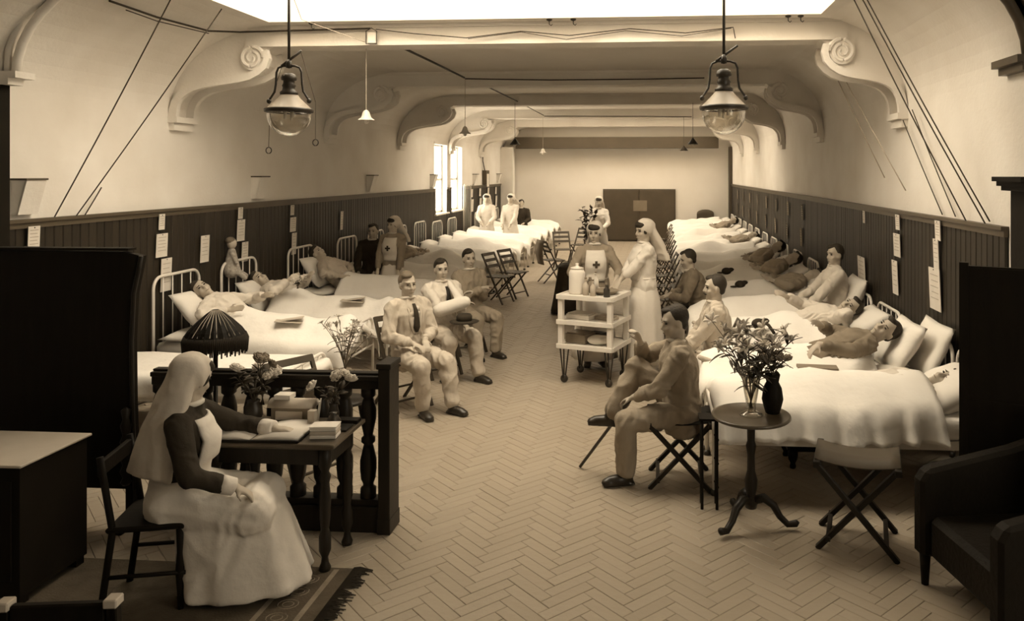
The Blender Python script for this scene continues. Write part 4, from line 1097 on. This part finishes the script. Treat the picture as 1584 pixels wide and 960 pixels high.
# three seated patients on the left of the aisle
person('man in pale hospital suit and dark tie with hands in his lap', (-2.40, 7.40, 0), 230, hz=.53, lean=-.05, hl=(-.02,.24,.68), hr=(.10,.24,.66), hdl=(.3,.9,-.5), hdr=(-.3,.9,-.3), fl=(-.16,.50,.07), fr=(.10,.40,.07), yaw=-.15, pitch=.05, vox=.009,
       top='suit_pale', bottom='suit_pale', lapel='shirt', tie='suit_dark', hair='hair_fair')
person('young man in pale shirt with one arm in a white sling', (-2.40, 8.56, 0), 228, hz=.53, lean=-.02, hr=(-.06,.30,.84), hl=(-.02,.34,.62), hdr=(-.9,.3,.05), er=(1,0,-.8), fl=(-.14,.52,.07), fr=(.16,.30,.07), yaw=-.35, pitch=0, vox=.010,
       top='shirt', bottom='suit_pale', tie='ink', sling='linen', hair='hair')
person('dark-haired man with folded arms in a grey suit', (-2.36, 9.66, 0), 226, hz=.53, lean=.0, hl=(.05,.21,.80), hr=(-.05,.25,.84), hdl=(1,-.25,.1), hdr=(-1,-.15,.1), fl=(-.10,.44,.07), fr=(.14,.40,.07), yaw=-.25, vox=.011, top='suit_mid', bottom='suit_mid', hair='hair', boots='boot')
# trolley nurses
person('nurse with a red cross on her apron standing behind the trolley', (-.72, 9.10, 0), 190, hz=.93, hl=(-.20,.30,1.02), hr=(.20,.30,1.02), fl=(-.08,.03,.07), fr=(.08,.03,.07), yaw=-.3, pitch=.05, fem=True, vox=.010, top='dress_grey', skirt='linen', bib='linen', cross=True, veil='veil', veil_len=.30, collar='linen', sleeve=.6, s=.985, hnl=(0,0,1), kl=(0,1,0), kr=(0,1,0))
person('nurse in white standing at the end of the trolley', (-.14, 8.90, 0), 112, hz=.95, hl=(-.04,.36,1.02), hr=(-.10,.34,1.04), fl=(-.08,.03,.07), fr=(.08,.03,.07), yaw=.25, pitch=.05, fem=True, vox=.010, top='linen', skirt='linen', bib='linen', veil='veil', veil_len=.34, collar='linen', sleeve=.6, s=1.0, kl=(0,1,0), kr=(0,1,0))
# right side of the aisle
person('seated man in mid-toned suit holding a walking cane', (.19, 5.78, 0), 96, hz=.52, lean=.08, hl=(-.02,.36,.62), hr=(.10,.30,1.0), hdr=(-.2,.3,.8), fl=(-.08,.42,.07), fr=(.10,.52,.44), kr=(.3,.6,1), er=(1,.6,-.9), yaw=.25, pitch=.12, vox=.009, top='suit_mid', bottom='suit_mid', hair='hair', skin='skin', cap=None, curl=.7)
person('man with a moustache in pale jacket seated on a bed end', (.58, 7.43, 0), 96, hz=.53, lean=.05, hl=(-.06,.34,.56), hr=(.14,.32,.58), fl=(-.12,.42,.07), fr=(.12,.42,.07), yaw=.05, vox=.010, top='suit_pale', bottom='suit_mid', moustache=True, lapel='shirt', hair='hair')
person('man in dark jacket leaning forward beside the row of chairs', (.58, 9.88, 0), 97, hz=.55, lean=.30, hl=(-.04,.42,.72), hr=(.12,.40,.72), fl=(-.12,.44,.07), fr=(.12,.44,.07), yaw=.1, pitch=.1, vox=.012, top='suit_brown', bottom='suit_dark', skin='skin', hair='hair')
# left background pair
person('man in dark jacket sitting on a bed beside a nurse', (-4.45, 11.93, 0), 180, hz=.69, hl=(-.12,.3,.72), hr=(.12,.3,.72), fl=(-.12,.38,.16), fr=(.12,.38,.16), vox=.013, top='suit_dark', bottom='suit_dark', skin='skin', hair='hair')
person('nurse with crossed apron standing behind the man in dark jacket', (-3.98, 11.50, 0), 172, hz=.90, hl=(-.18,.18,.84), hr=(.16,.2,.86), fl=(-.08,.03,.07), fr=(.08,.03,.07), yaw=-.3, fem=True, vox=.013, top='dress_grey', skirt='linen', bib='linen', cross=True, veil='veil', veil_len=.28, skin='skin', s=.95, kl=(0,1,0), kr=(0,1,0))
# far nurses
person('far nurse in long white veil by the left windows', (-4.32, 19.57, 0), 185, hz=.93, hl=(-.1,.3,1.0), hr=(.1,.3,1.0), fl=(-.08,.03,.07), fr=(.08,.03,.07), fem=True, vox=.016, top='linen', skirt='linen', veil='veil', veil_len=.42, detail=False, kl=(0,1,0), kr=(0,1,0))
person('far nurse with a dark sash standing next to the long-veiled nurse', (-3.70, 19.57, 0), 170, hz=.93, hl=(-.1,.3,.95), hr=(.1,.3,.95), fl=(-.08,.03,.07), fr=(.08,.03,.07), fem=True, vox=.016, top='linen', skirt='linen', veil='linen', veil_len=.12, detail=False, kl=(0,1,0), kr=(0,1,0))
person('far nurse in white standing beyond the tall plant', (-1.30, 17.6, 0), 180, hz=.93, hl=(-.1,.3,1.0), hr=(.1,.3,1.0), fl=(-.08,.03,.07), fr=(.08,.03,.07), fem=True, vox=.016, top='linen', skirt='linen', veil='veil', veil_len=.25, detail=False, kl=(0,1,0), kr=(0,1,0))
person('far patient in dark jacket sitting among the window beds', (-3.95, 22.55, 0), 180, hz=.70, hl=(-.12,.3,.8), hr=(.12,.3,.8), vox=.018, top='suit_dark', bottom='suit_dark', detail=False)
# patients in bed
lying('smiling patient lying propped on pillows under the wall cards', BL+.80, LY[1], .665, False, lean=.62, yaw=-.75, pitch=.1, vox=.009, hl=(-.18,.30,-.05), hr=(.25,.22,.10), hair='hair')
lying('dark-haired patient lying beside the bouquet', BL+.82, LY[2], .665, False, lean=.50, yaw=-.55, pitch=.15, vox=.010, hr=(.18,.34,.12), hl=(-.2,.34,.05), hair='hair')
lying('patient sitting propped up beside the nurse by the left wall', BL+.70, LY[3], .665, False, lean=.80, yaw=-.3, pitch=.0, vox=.011, top='suit_pale', skin='skin')
lying('patient in print shirt with hand out on the cover', BR-1.02, RY_[1]-.04, .67, True, lean=.40, yaw=.7, pitch=.25, vox=.010, hl=(-.38,.22,-.04), hr=(.2,.26,.1), hdl=(-.5,-.5,-.8), hnl=(0,1,0), top='plaid', hair='hair')
lying('sleeping patient in white shirt with one hand behind his head', BR-1.0, RY_[2], .67, True, lean=.34, yaw=.8, pitch=.2, vox=.010, hl=(-.24,.10,.52), el=(-1,0,.6), hr=(.2,.3,.0), top='shirt', skin='skin', hair='hair')
lying('patient lying with head half hidden by the dark screen', BR-.88, RY_[0], .64, True, lean=.10, yaw=.5, pitch=.25, vox=.012, top='shirt', hair='hair', hl=(-.2,-.02,-.1), hr=(.2,-.02,-.1), el=(-1,-.6,0), er=(1,-.6,0))
person('man in white shirtsleeves sitting up in bed', (BR-.30, RY_[3], 0), 92, hz=.67, lean=.02, hl=(-.24,.40,.74), hr=(.16,.40,.78), fl=(-.1,.83,.68), fr=(.1,.83,.68), kl=(0,.3,1), kr=(0,.3,1), yaw=.45, vox=.011, top='shirt', bottom='suit_mid', boots=None, skin='skin', hair='hair')
gp = 'patients lying in the dim beds'
for i, (x, y, rt2, lean) in enumerate(((BL+.86, 12.3, False, .7), (BL+.86, 13.6, False, .5), (BR-.86, 10.65, True, .35), (BR-.86, 11.95, True, .5), (BR-.86, 13.25, True, .6), (BR-.86, 17.15, True, .35), (BR-.86, 21.05, True, .5))):
    lab = ['patient propped up in the dim bed behind the standing nurse', 'patient lying in the second dim bed beyond the standing nurse', 'patient in the bed next beyond the man in shirtsleeves', 'patient two beds beyond the man in shirtsleeves', 'patient three beds beyond the man in shirtsleeves', 'far patient in white bed under the right wainscot cards', 'far patient in white bed near the end wall'][i]
    lying(lab, x, y, .66, rt2, lean=lean, yaw=-.5 if not rt2 else .5, vox=.016, detail=False, skin='skin', top='suit_mid')
# ------------------------------------------------------------------ gas lamps
def gas_lamp(label, X, Y, tie):
    t = thing('gas_lamp', label, 'lamp', (X, Y, 0))
    zr = 2.76
    MB().tube([(0,0,3.81),(0,0,3.10)], .011, 8).build('down_rod', 'metal_dark', t, True)
    MB().lathe([(0,3.08),(.022,3.085),(.024,3.12),(.012,3.15),(0,3.15)], 10).build('rod_joint', 'metal_dark', t, True)
    for s in (-1, 1):
        MB().tube([(0,0,3.10),(s*.045,0,3.10),(s*.085,0,3.085),(s*.10,0,3.05),(s*.105,0,2.96),(s*.115,0,2.90),(s*.145,0,2.855),(s*.162,0,2.835)], .0085, 7).build('yoke_arm', 'metal_dark', t, True)
        MB().ell((s*.160,0,2.828), (.018,.018,.020), n=10, m=7).build('yoke_nut', 'metal_dark', t, True)
    MB().lathe([(0,3.045),(.03,3.042),(.05,3.03),(.058,3.005),(.056,2.99),(.042,2.985),(.042,2.965),(.052,2.945),(.046,2.935),(.05,2.91),(.068,2.895),(.066,2.875),(.0,2.875)], 20).build('chimney', 'metal_dark', t, True)
    MB().lathe([(.055,2.888),(.085,2.85),(.16,2.775),(.178,2.768),(.172,2.762),(.15,2.765),(.05,2.87)], 28).build('reflector', 'metal_shade', t, True)
    MB().lathe([(.178,2.77),(.182,2.76),(.178,2.742),(.16,2.738),(.155,2.75)], 28).build('rim', 'metal_dark', t, True)
    prof = []
    for i in range(13):
        a = PI/2*i/12; prof.append((.162*math.cos(a)+.0005, 2.742-.02-.165*math.sin(a)))
    prof = [(.160,2.745)]+prof
    MB().lathe(prof[::-1], 28).build('glass_globe', 'glass', t, True)
    MB().tube([(-.03,0,2.745),(-.03,0,2.69)], .012, 8).tube([(.03,0,2.745),(.03,0,2.70)], .010, 8).tube([(0,.04,2.745),(0,.04,2.68)], .010, 8).build('burner', 'glass_shade', t, True)
    MB().tube([(-.06,0,3.10),(.10,0,3.215)], .010, 7).build('lever_arm', 'metal_dark', t, True)
    for sx, zt, zb in ((.095, 3.21, 2.49), (-.055, 3.10, 2.43)):
        if not tie: break
        pts = [(sx,0,zt),(sx*1.5+(.06 if sx > 0 else -.08),0.02,2.82),(sx*1.5+(.06 if sx > 0 else -.09),.02,zb+.04)]
        c_ = MB().tube(pts, .0025, 5).build('pull_chain', 'cord', t)
        x = pts[-1][0]; MB().tube([(x+.022*math.cos(a), .02, zb+.018+.024*math.sin(a)) for a in [2*PI*i/14 for i in range(14)]], .004, 5, closed=True).build('pull_ring', 'metal_dark', c_, True)
    return t
gas_lamp('gas lamp with clear globe and hanging pull rings before the left wall', -2.83, 5.8, True)
gas_lamp('gas lamp with clear globe hung over the man with the cane', .50, 5.8, False)
def pendant(label, X, Y, z0, zb, m, group=None, white=False):
    t = thing('pendant_lamp', label, 'lamp', (X, Y, 0), 0, group)
    MB().tube([(0,0,z0),(0,0,zb+.13)], .004, 5).build('flex', 'wire_pale' if white else 'cable', t)
    MB().lathe([(0,zb+.135),(.016,zb+.13),(.018,zb+.10),(.0,zb+.10)], 10).build('lamp_holder', 'metal_dark' if not white else 'glass_shade', t, True)
    if white:
        rings = []
        for r, z in ((.022,.125),(.034,.11),(.045,.075),(.055,.05),(.085,.028),(.088,.024),(.06,.04),(.045,.06),(.02,.11)):
            rings.append([(r*(1+.07*math.cos(8*a)*(r/.088)**2)*math.cos(a), r*(1+.07*math.cos(8*a)*(r/.088)**2)*math.sin(a), zb+z) for a in [2*PI*i/48 for i in range(48)]])
        MB().loft(rings, caps=False).build('frilled_shade', m, t, True)
    else:
        MB().lathe([(.018,zb+.125),(.03,zb+.11),(.10,zb+.02),(.105,zb+.01),(.095,zb+.02),(.02,zb+.11)], 18).build('cone_shade', m, t, True)
    MB().ell((0,0,zb+.02), (.03,.03,.036), n=12, m=8).build('bulb', 'glass_shade', t, True)
pendant('white frilled glass pendant lamp hanging from the nearest beam', -3.04, 7.95, 3.58, 2.80, 'glass_shade', white=True)
pendant('dim frilled pendant lamp hanging from the second beam', -2.89, 11.58, 3.69, 2.84, 'glass_shade', white=True)
pendant('dark cone pendant lamp hung by the far left windows', -2.74, 14.93, 3.62, 2.80, 'metal_dark')
pendant('small pendant lamp before the pale end wall, left of the tall plant', -2.74, 18.68, 3.6, 2.72, 'glass_shade', white=True)
pendant('dark cone pendant lamp hanging behind the right gas lamp', .70, 14.93, 3.6, 2.80, 'metal_dark')
pendant('farther dark cone pendant lamp beyond the right gas lamp', .66, 18.68, 3.6, 2.78, 'metal_dark')
# ------------------------------------------------------------------ cables and cords
def cable(label, pts, r=.008, m='cable', sag=0, name='cable'):
    P = []
    for i in range(len(pts)-1):
        a, b = V(pts[i]), V(pts[i+1])
        for k_ in range(6): 
            q = a.lerp(b, k_/6); q.z -= sag*math.sin(PI*k_/6)*(b-a).length; P.append(q)
    P.append(V(pts[-1]))
    return tag(MB().tube(P, r, 6).build(name, m, None, True), label, 'cable')
cable('twin cable looping over the left cove to the beam', [(-4.46,6.03,3.68),(-4.47,6.65,3.67),(-4.43,7.39,3.68),(-4.3,7.74,3.73),(-3.55,7.745,3.74),(-2.92,7.745,3.75)], .010)
cable('thin lower strand beside the twin cable on the left cove', [(-4.44,6.20,3.64),(-4.47,6.65,3.635),(-4.43,7.39,3.655)], .005)
cable('thin cable draped along the face of the nearest beam', [(-2.86,7.745,3.74),(-2.46,7.745,3.69),(-1.92,7.745,3.64),(-1.36,7.745,3.70),(-.87,7.745,3.65),(-.26,7.745,3.71),(.29,7.745,3.66),(.76,7.745,3.71),(.78,7.745,3.60)], .005)
cable('second strand drooping along the nearest beam face', [(-1.9,7.74,3.63),(-1.36,7.74,3.69),(-.9,7.74,3.61),(-.3,7.74,3.69),(.25,7.74,3.63),(.74,7.74,3.70)], .0035)
jb = thing('junction_box', 'small wire-framed junction box on the nearest beam face', 'junction box', (-2.90, 7.735, 3.60))
MB().bb(-.045, .045, 0, .05, 0, .11).build('box_body', 'plaster_white', jb)
MB().tube([(-.055,-.01,-.01),(-.055,-.01,.12),(0,-.01,.15),(.055,-.01,.12),(.055,-.01,-.01)], .006, 6, closed=True).build('wire_loop', 'metal_dark', jb)
cable('thick dark cable crossing the dim ceiling bay to the second beam', [(-2.81,8.2,3.66),(-2.84,9.5,3.68),(-2.88,11.5,3.70)], .014)
cable('dark cable stretched along the face of the second beam', [(-2.88,11.55,3.69),(-1.6,11.55,3.66),(-.14,11.55,3.66),(.71,11.55,3.67)], .010)
cable('cable rising between the third and fourth beams', [(-2.73,12.0,3.66),(-2.70,14.95,3.66),(-2.71,18.6,3.65)], .010)
cable('cable along the fourth beam before the end wall', [(-2.71,18.7,3.64),(-.23,18.7,3.62),(.85,18.7,3.60)], .010)
for lab, a, b in (('nearer cord slanting across the left wall', (-4.17,6.39,3.77), (-5.06,6.18,1.9)), ('farther cord slanting across the left wall', (-4.01,6.9,3.79), (-5.06,6.41,1.88)),
                  ('thin cord beside the farther slanting cord, low on the left wall', (-5.04,6.71,2.14), (-5.05,6.50,1.88)),
                  ('first of the cords slanting down the right wall', (1.71,6.88,3.78), (2.41,6.25,1.9)), ('second cord slanting down the right wall', (1.77,6.83,3.77), (2.42,5.92,1.9)), ('third cord close beside the second on the right wall', (1.80,6.80,3.76), (2.42,5.84,1.92)),
                  ('pale cord in the dark bay behind the right bracket', (1.75,8.6,3.76), (2.41,8.41,2.22)), ('second pale cord in the dark bay behind the right bracket', (1.80,8.6,3.76), (2.42,7.75,2.1)),
                  ('cord hanging from the right bracket foot', (2.38,7.70,2.78), (2.42,6.78,1.92)), ('bent cord from the bracket foot to the dado', (2.38,7.43,2.86), (2.42,6.49,1.92))):
    cable(lab, [a, b], .0055, 'wire_pale' if 'pale' in lab else 'cable', name='cord', sag=.008)
cable('cord from the left gas lamp rod to the beam box', [(-2.83,5.8,3.72),(-3.2,6.8,3.66),(-2.95,7.7,3.60)], .003, 'wire_pale', name='cord')
for i, (x, lab) in enumerate(((-1.06,'ceiling hook near the middle of the laylight edge'),(-.82,'second ceiling hook near the middle of the laylight edge'),(1.28,'ceiling hook by the right cove'),(1.40,'second ceiling hook by the right cove'),(-3.5,'ceiling hook by the left cove'))):
    t = thing('ceiling_hook', lab, 'hook', (x, 7.66, 3.80))
    MB().lathe([(0,0),(.03,0),(.028,-.012),(.012,-.02),(0,-.02)], 10).build('rose', 'metal_dark', t, True)
    MB().tube([(0,0,-.02),(0,0,-.05),(.018,0,-.065),(.03,0,-.05)], .005, 5).build('hook_wire', 'metal_dark', t, True)
# ------------------------------------------------------------------ wall cards
def card(label, side, y, z, w, h, tilt=0, m='paper', group=None):
    X = L+.05 if side < 0 else R_-.05
    t = thing('wall_card', label, 'card', (X, y, z), 0, group); t.rotation_euler = (tilt, 0.04*(-side), 0)
    MB().bb(-.003, .003, -w/2, w/2, -h/2, h/2).build('sheet', m, t)
    mb = MB()
    for i in range(5):
        zz = h*.34-i*h*.14; mb.bb(-.0042*side*-1*0+(.0035 if side < 0 else -.0045), (.0045 if side < 0 else -.0035), -w*.36, w*(.36-.1*(i % 2)), zz-.003, zz+.003)
    mb.build('writing', 'faint_ink', t)
    MB().ell(((.006 if side < 0 else -.006), 0, h/2-.012), (.004,.006,.006), n=6, m=5).build('pin', 'metal_dark', t)
for a in (('card alone on the wainscot behind the tall screen', -1, 5.95, 1.74, .12, .20), ('topmost small card of the column over the smiling patient', -1, 7.59, 1.77, .09, .16), ('large temperature card in the column over the smiling patient', -1, 7.59, 1.53, .18, .24), ('long card hanging behind the smiling patient bed rail', -1, 7.66, 1.22, .17, .34), ('single card between the smiling patient and the bouquet patient', -1, 8.35, 1.42, .16, .30),
          ('topmost narrow card over the bed with the doll', -1, 9.10, 1.78, .10, .14), ('middle card over the bed with the doll', -1, 9.11, 1.57, .17, .26), ('lower card beside the doll', -1, 9.20, 1.30, .14, .24), ('topmost card over the bed next to the standing nurse', -1, 10.45, 1.75, .10, .14), ('middle card over the bed next to the standing nurse', -1, 10.47, 1.55, .17, .20), ('long lower card over the bed next to the standing nurse', -1, 10.50, 1.28, .13, .30), ('narrow card behind the man in dark jacket', -1, 12.15, 1.50, .10, .3),
          ('topmost card over the print shirt patient', 1, 6.83, 1.78, .12, .17), ('middle card over the print shirt patient', 1, 6.87, 1.57, .12, .27), ('large curled card over the print shirt patient', 1, 6.90, 1.27, .26, .36), ('topmost card over the sleeping patient', 1, 7.94, 1.78, .12, .15), ('middle card over the sleeping patient', 1, 7.96, 1.55, .20, .23), ('long bent card hanging over the sleeping patient', 1, 8.02, 1.22, .17, .34), ('wide card beside the man sitting up in shirtsleeves', 1, 9.30, 1.12, .30, .34), ('narrow strip card over the man in shirtsleeves', 1, 9.2, 1.76, .07, .14)):
    card(*a)
for i, y in enumerate((21.0, 22.0, 23.1, 24.2)):
    card(ORD[i]+' card column past the windows on the far left wainscot, upper card', -1, y, 1.70, .2, .22); card(ORD[i]+' card column past the windows on the far left wainscot, lower card', -1, y+.05, 1.36, .24, .34)
for i, y in enumerate((13.0, 14.4, 15.8, 17.2, 18.7, 20.2, 21.7, 23.2)):
    card(ORD[i]+' dark card on the far right wainscot, counted from the shirtsleeved man', 1, y, 1.62, .14, .26, 0, 'cork' if i % 2 else 'door_brown'); card(ORD[i]+' lower card on the far right wainscot, counted from the shirtsleeved man', 1, y+.1, 1.2, .16, .3, 0, 'door_brown' if i % 2 else 'cork')
# ventilator boxes on the left wall
for i, (y, lab) in enumerate(((5.88, 'wedge-shaped wall ventilator beside the dark pilaster'), (9.54, 'wedge-shaped wall ventilator above the bed with the doll'), (13.45, 'wedge-shaped wall ventilator in the dim bay'), (17.30, 'wedge-shaped wall ventilator just before the windows'), (21.36, 'wedge-shaped wall ventilator beyond the windows'), (24.6, 'wedge-shaped wall ventilator near the end wall'))):
    t = thing('wall_ventilator', lab, 'ventilator', (L, y, 2.1)); mm = 'plaster'
    MB().prism([(0,-.16),(.05,-.16),(.13,.12),(0,.12)], lambda a, c, q: (a, q, c), -.10, -.085).build('cheek', mm, t)
    MB().prism([(0,-.16),(.05,-.16),(.13,.12),(0,.12)], lambda a, c, q: (a, q, c), .085, .10).build('cheek', mm, t)
    MB().prism([(.045,-.16),(.06,-.16),(.14,.12),(.125,.12)], lambda a, c, q: (a, q, c), -.10, .10).build('flap', mm, t)
    MB().bb(0, .145, -.11, .11, .115, .13).build('rim', 'door_brown', t)
# clock / fuse box on far left wall
t = thing('fuse_box', 'dark framed fuse box on the wall beyond the windows', 'fuse box', (L+.09, 22.7, 2.05))
MB().bb(-.08, .03, -.22, .22, -.14, .28).build('case', 'door_brown', t); MB().bb(.03, .04, -.13, .13, -.2, .18).build('glass_front', 'plaster_white', t)
cable('cable running down the wall into the fuse box', [(L+.04,22.4,2.95),(L+.04,22.4,2.6),(L+.05,22.6,2.33)], .014)
# end wall door
dr = struct(MB().bb(-1.75, .63, YB-.06, YB-.0, 0, 1.72).build('door_1', 'door_brown'))
for x0, x1 in ((-1.72,-.58),(-.54,.60)): MB().bb(x0, x1, YB-.09, YB-.06, .05, 1.68).build('door_leaf', 'door_brown', dr, bev=.01)
MB().bb(-.75, -.3, YB-.10, YB-.09, 1.0, 1.35).build('notice', 'cork', dr)
# ------------------------------------------------------------------ chairs
chair_at('folding chair under the man in pale suit and tie', -2.46, 7.42, 230)
chair_at('folding chair under the man with the arm sling', -2.46, 8.60, 228)
chair_at('folding chair under the man with folded arms', -2.42, 9.70, 226)
chair_at('dark folding chair in the middle of the aisle edge, back to the beds', -2.75, 13.4, 250)
chair_at('second dark folding chair tucked close behind the mid-aisle one', -2.6, 14.0, 245)
ch = chair_at('folding chair with a striped jacket over its back', -2.15, 16.0, 300)
rings = []
for i in range(9):
    t = i/8; z = .88-.50*abs(t-.12)/.88 if t > .12 else .88-.5*(.12-t); y = 0
    rings.append([(-.21*(1-.25*t)+.02*math.sin(9*t), -.26-.05*math.sin(t*3)+.07*(t < .12), z), (.20*(1-.2*t), -.26-.05*math.sin(t*3)+.07*(t < .12), z), (.20*(1-.2*t), -.235-.05*math.sin(t*3)+.07*(t < .12), z), (-.21*(1-.25*t)+.02*math.sin(9*t), -.235-.05*math.sin(t*3)+.07*(t < .12), z)])
jo = MB().loft(rings).build('jacket', 'striped', None, True); jo.location = (-2.15, 16.0, .0); jo.rotation_euler = (0,0,math.radians(300)); tag(jo, 'striped jacket hung over the back of a folding chair', 'jacket')
chair_at('folding chair by the far white bed, left of the plant', -2.2, 18.2, 200); chair_at('folding chair beyond the jacket chair, angled to the plant', -1.9, 19.4, 150); chair_at('farthest folding chair before the end wall door', -1.75, 21.0, 170)
chair_at('folding chair under the man in dark jacket leaning forward', .58, 9.88, 97)
chair_at('folding chair under the man with the moustache', .60, 7.43, 96)
for i in range(9):
    chair_at(ORD[i]+' folding chair in the row at the right bed feet, past the leaning man', .14+.008*i, 11.2+1.25*i, 90+((-1)**i)*4, 'row of folding chairs at the right bed feet')
# dark draped table with plant
dt = thing('draped_table', 'table under a dark cloth hanging to the floor beside the nurses', 'table', (-1.22, 12.7, 0))
rings = []
for z, w_, d_ in ((.76,.36,.36),(.74,.37,.37),(.5,.40,.40),(.25,.44,.43),(.02,.48,.46)): rings.append([(w_*math.copysign(abs(math.cos(a))**.4, math.cos(a))*(1+.04*math.cos(10*a)*(1-z)), d_*math.copysign(abs(math.sin(a))**.4, math.sin(a))*(1+.04*math.cos(10*a)*(1-z)), z) for a in [2*PI*q/64 for q in range(64)]])
MB().loft(rings).build('dark_cloth', 'suit_dark', dt, True)
vase('dark vase with the tall branching plant on the draped table', (-1.14, 12.75, .762), [(0,0),(.06,0),(.08,.06),(.07,.16),(.05,.2),(.06,.23),(0,.225)], 'metal_dark')
bouquet('tall_plant', 'tall branching plant with small leaves behind the nurses', (-1.14, 12.75, .96), .85, .24, 9, 90, tiny, 12, 21, lm='leaf_mid', ll=.10, lw=.05)
# far right chest and bundle
t = thing('far_armchair', 'rounded dark chair back against the end wall', 'chair', (1.60, 25.48, 0))
MB().bb(-.28, .28, -.06, .06, .4, .95).ell((0,0,.95), (.28,.07,.12)).remesh('backrest', 'door_brown', t, .03, 2)
MB().bb(-.28, .28, -.42, 0, .36, .45).build('seat', 'door_brown', t, bev=.02)
for sx in (-.25,.25):
    for sy in (-.38, .0): MB().cone((sx, sy, 0), (sx, sy, .4), .02, .026, 8).build('leg', 'door_brown', t, True)
# ------------------------------------------------------------------ small things on beds
def field_cap(label, x, y, z, rz, m='suit_dark'):
    t = thing('felt_hat', label, 'hat', (x, y, z), rz)
    MB().ell((0,0,.035), (.075,.065,.055), n=14, m=8).ell((.07,0,.06), (.05,.03,.03), n=10, m=6).remesh('crown', m, t, .012, 2)
    MB().ell((-.08,.01,.012), (.06,.05,.010), n=12, m=6).build('peak', m, t, True)
field_cap('dark cap with strap on the cover of the sleeping patient', 1.02, 7.85, .73, .3)
field_cap('dark cap lying at the man in shirtsleeves, feet end of his cover', 1.10, 9.15, .72, .2)
field_cap('dark cap on the cover next beyond the man in shirtsleeves', 1.12, 10.5, .74, .4)
field_cap('dark cap on the second cover beyond the man in shirtsleeves', 1.05, 11.75, .76, .1)
strap = tag(MB().tube([(1.06,7.80,.80),(1.10,7.70,.78),(1.14,7.62,.72)], .016, 6).build('strap', 'suit_dark', None, True), 'dark strap trailing from the cap on the bedcover', 'strap')
bk = thing('book', 'thin dark book lying on the white cover behind the lilies', 'book', (1.22, 6.00, .785), -.08)
MB().bb(-.15, .15, -.06, .06, 0, .022).build('cover', 'cork', bk, bev=.003); MB().bb(-.145, .148, -.056, .056, .004, .018).build('pages', 'paper', bk)
for lab, x, y, z, r in (('folded grey paper on the cover of the smiling patient', -3.72, 7.62, .755, .3), ('folded paper on the cover of the bouquet patient', -3.55, 8.85, .76, .2)):
    o = tag(MB().box((0,0,.01), (.26,.14,.006), RY(.1)).box((.02,.02,.03), (.24,.12,.005), RY(-.12)).build('newspaper', 'linen_grey', None), lab, 'paper'); o.location = (x, y, z); o.rotation_euler = (0,0,r)
bouquet('bed_bouquet', 'bouquet of mottled flowers held on the white bedclothes', (-4.15, 8.72, .93), .14, .10, 8, 16, rose_mesh(.03, 'petal'), 8, 33, ll=.06, lw=.03)
# doll on the bed head
dl = thing('cloth_doll', 'small pale cloth doll leaning over the bed head rail', 'doll', (-4.98, 8.78, 1.10), math.radians(-60))
MB().ell((0,0,.34), (.06,.055,.065), n=12, m=8).build('head', 'pale_cloth', dl, True)
MB().cap((0,0,.03), (0,0,.25), .10, .045).cap((-.04,0,.24), (-.09,.06,.10), .026, .022).cap((.04,0,.24), (.10,.05,.12), .026, .022).cap((.03,.02,.04), (.08,.14,-.06), .036, .03).cap((-.03,.02,.04), (-.04,.15,-.05), .036, .03).remesh('body', 'print_cloth', dl, .011, 3)
MB().ell((0,-.015,.375), (.062,.055,.045), n=12, m=8).build('bonnet', 'plaid', dl, True)
# cane
cn = tag(MB().tube([(-.585,5.95,.012),(-.19,5.735,.60),(-.165,5.72,.635)], [.012,.013,.013], 8).build('walking_cane', 'metal_dark', None, True), 'dark walking cane slanting from the seated man to the floor', 'cane')
# hat held by the sling man
ht = thing('hat', 'dark brimmed hat held on the lap of the man with the sling', 'hat', (-2.05, 8.18, .675), .4)
MB().lathe([(0,0),(.15,.0),(.16,.008),(.10,.018),(.0,.02)], 20).build('brim', 'suit_dark', ht, True); MB().lathe([(.085,.015),(.085,.06),(.07,.085),(0,.08)], 16).build('crown', 'suit_dark', ht, True)
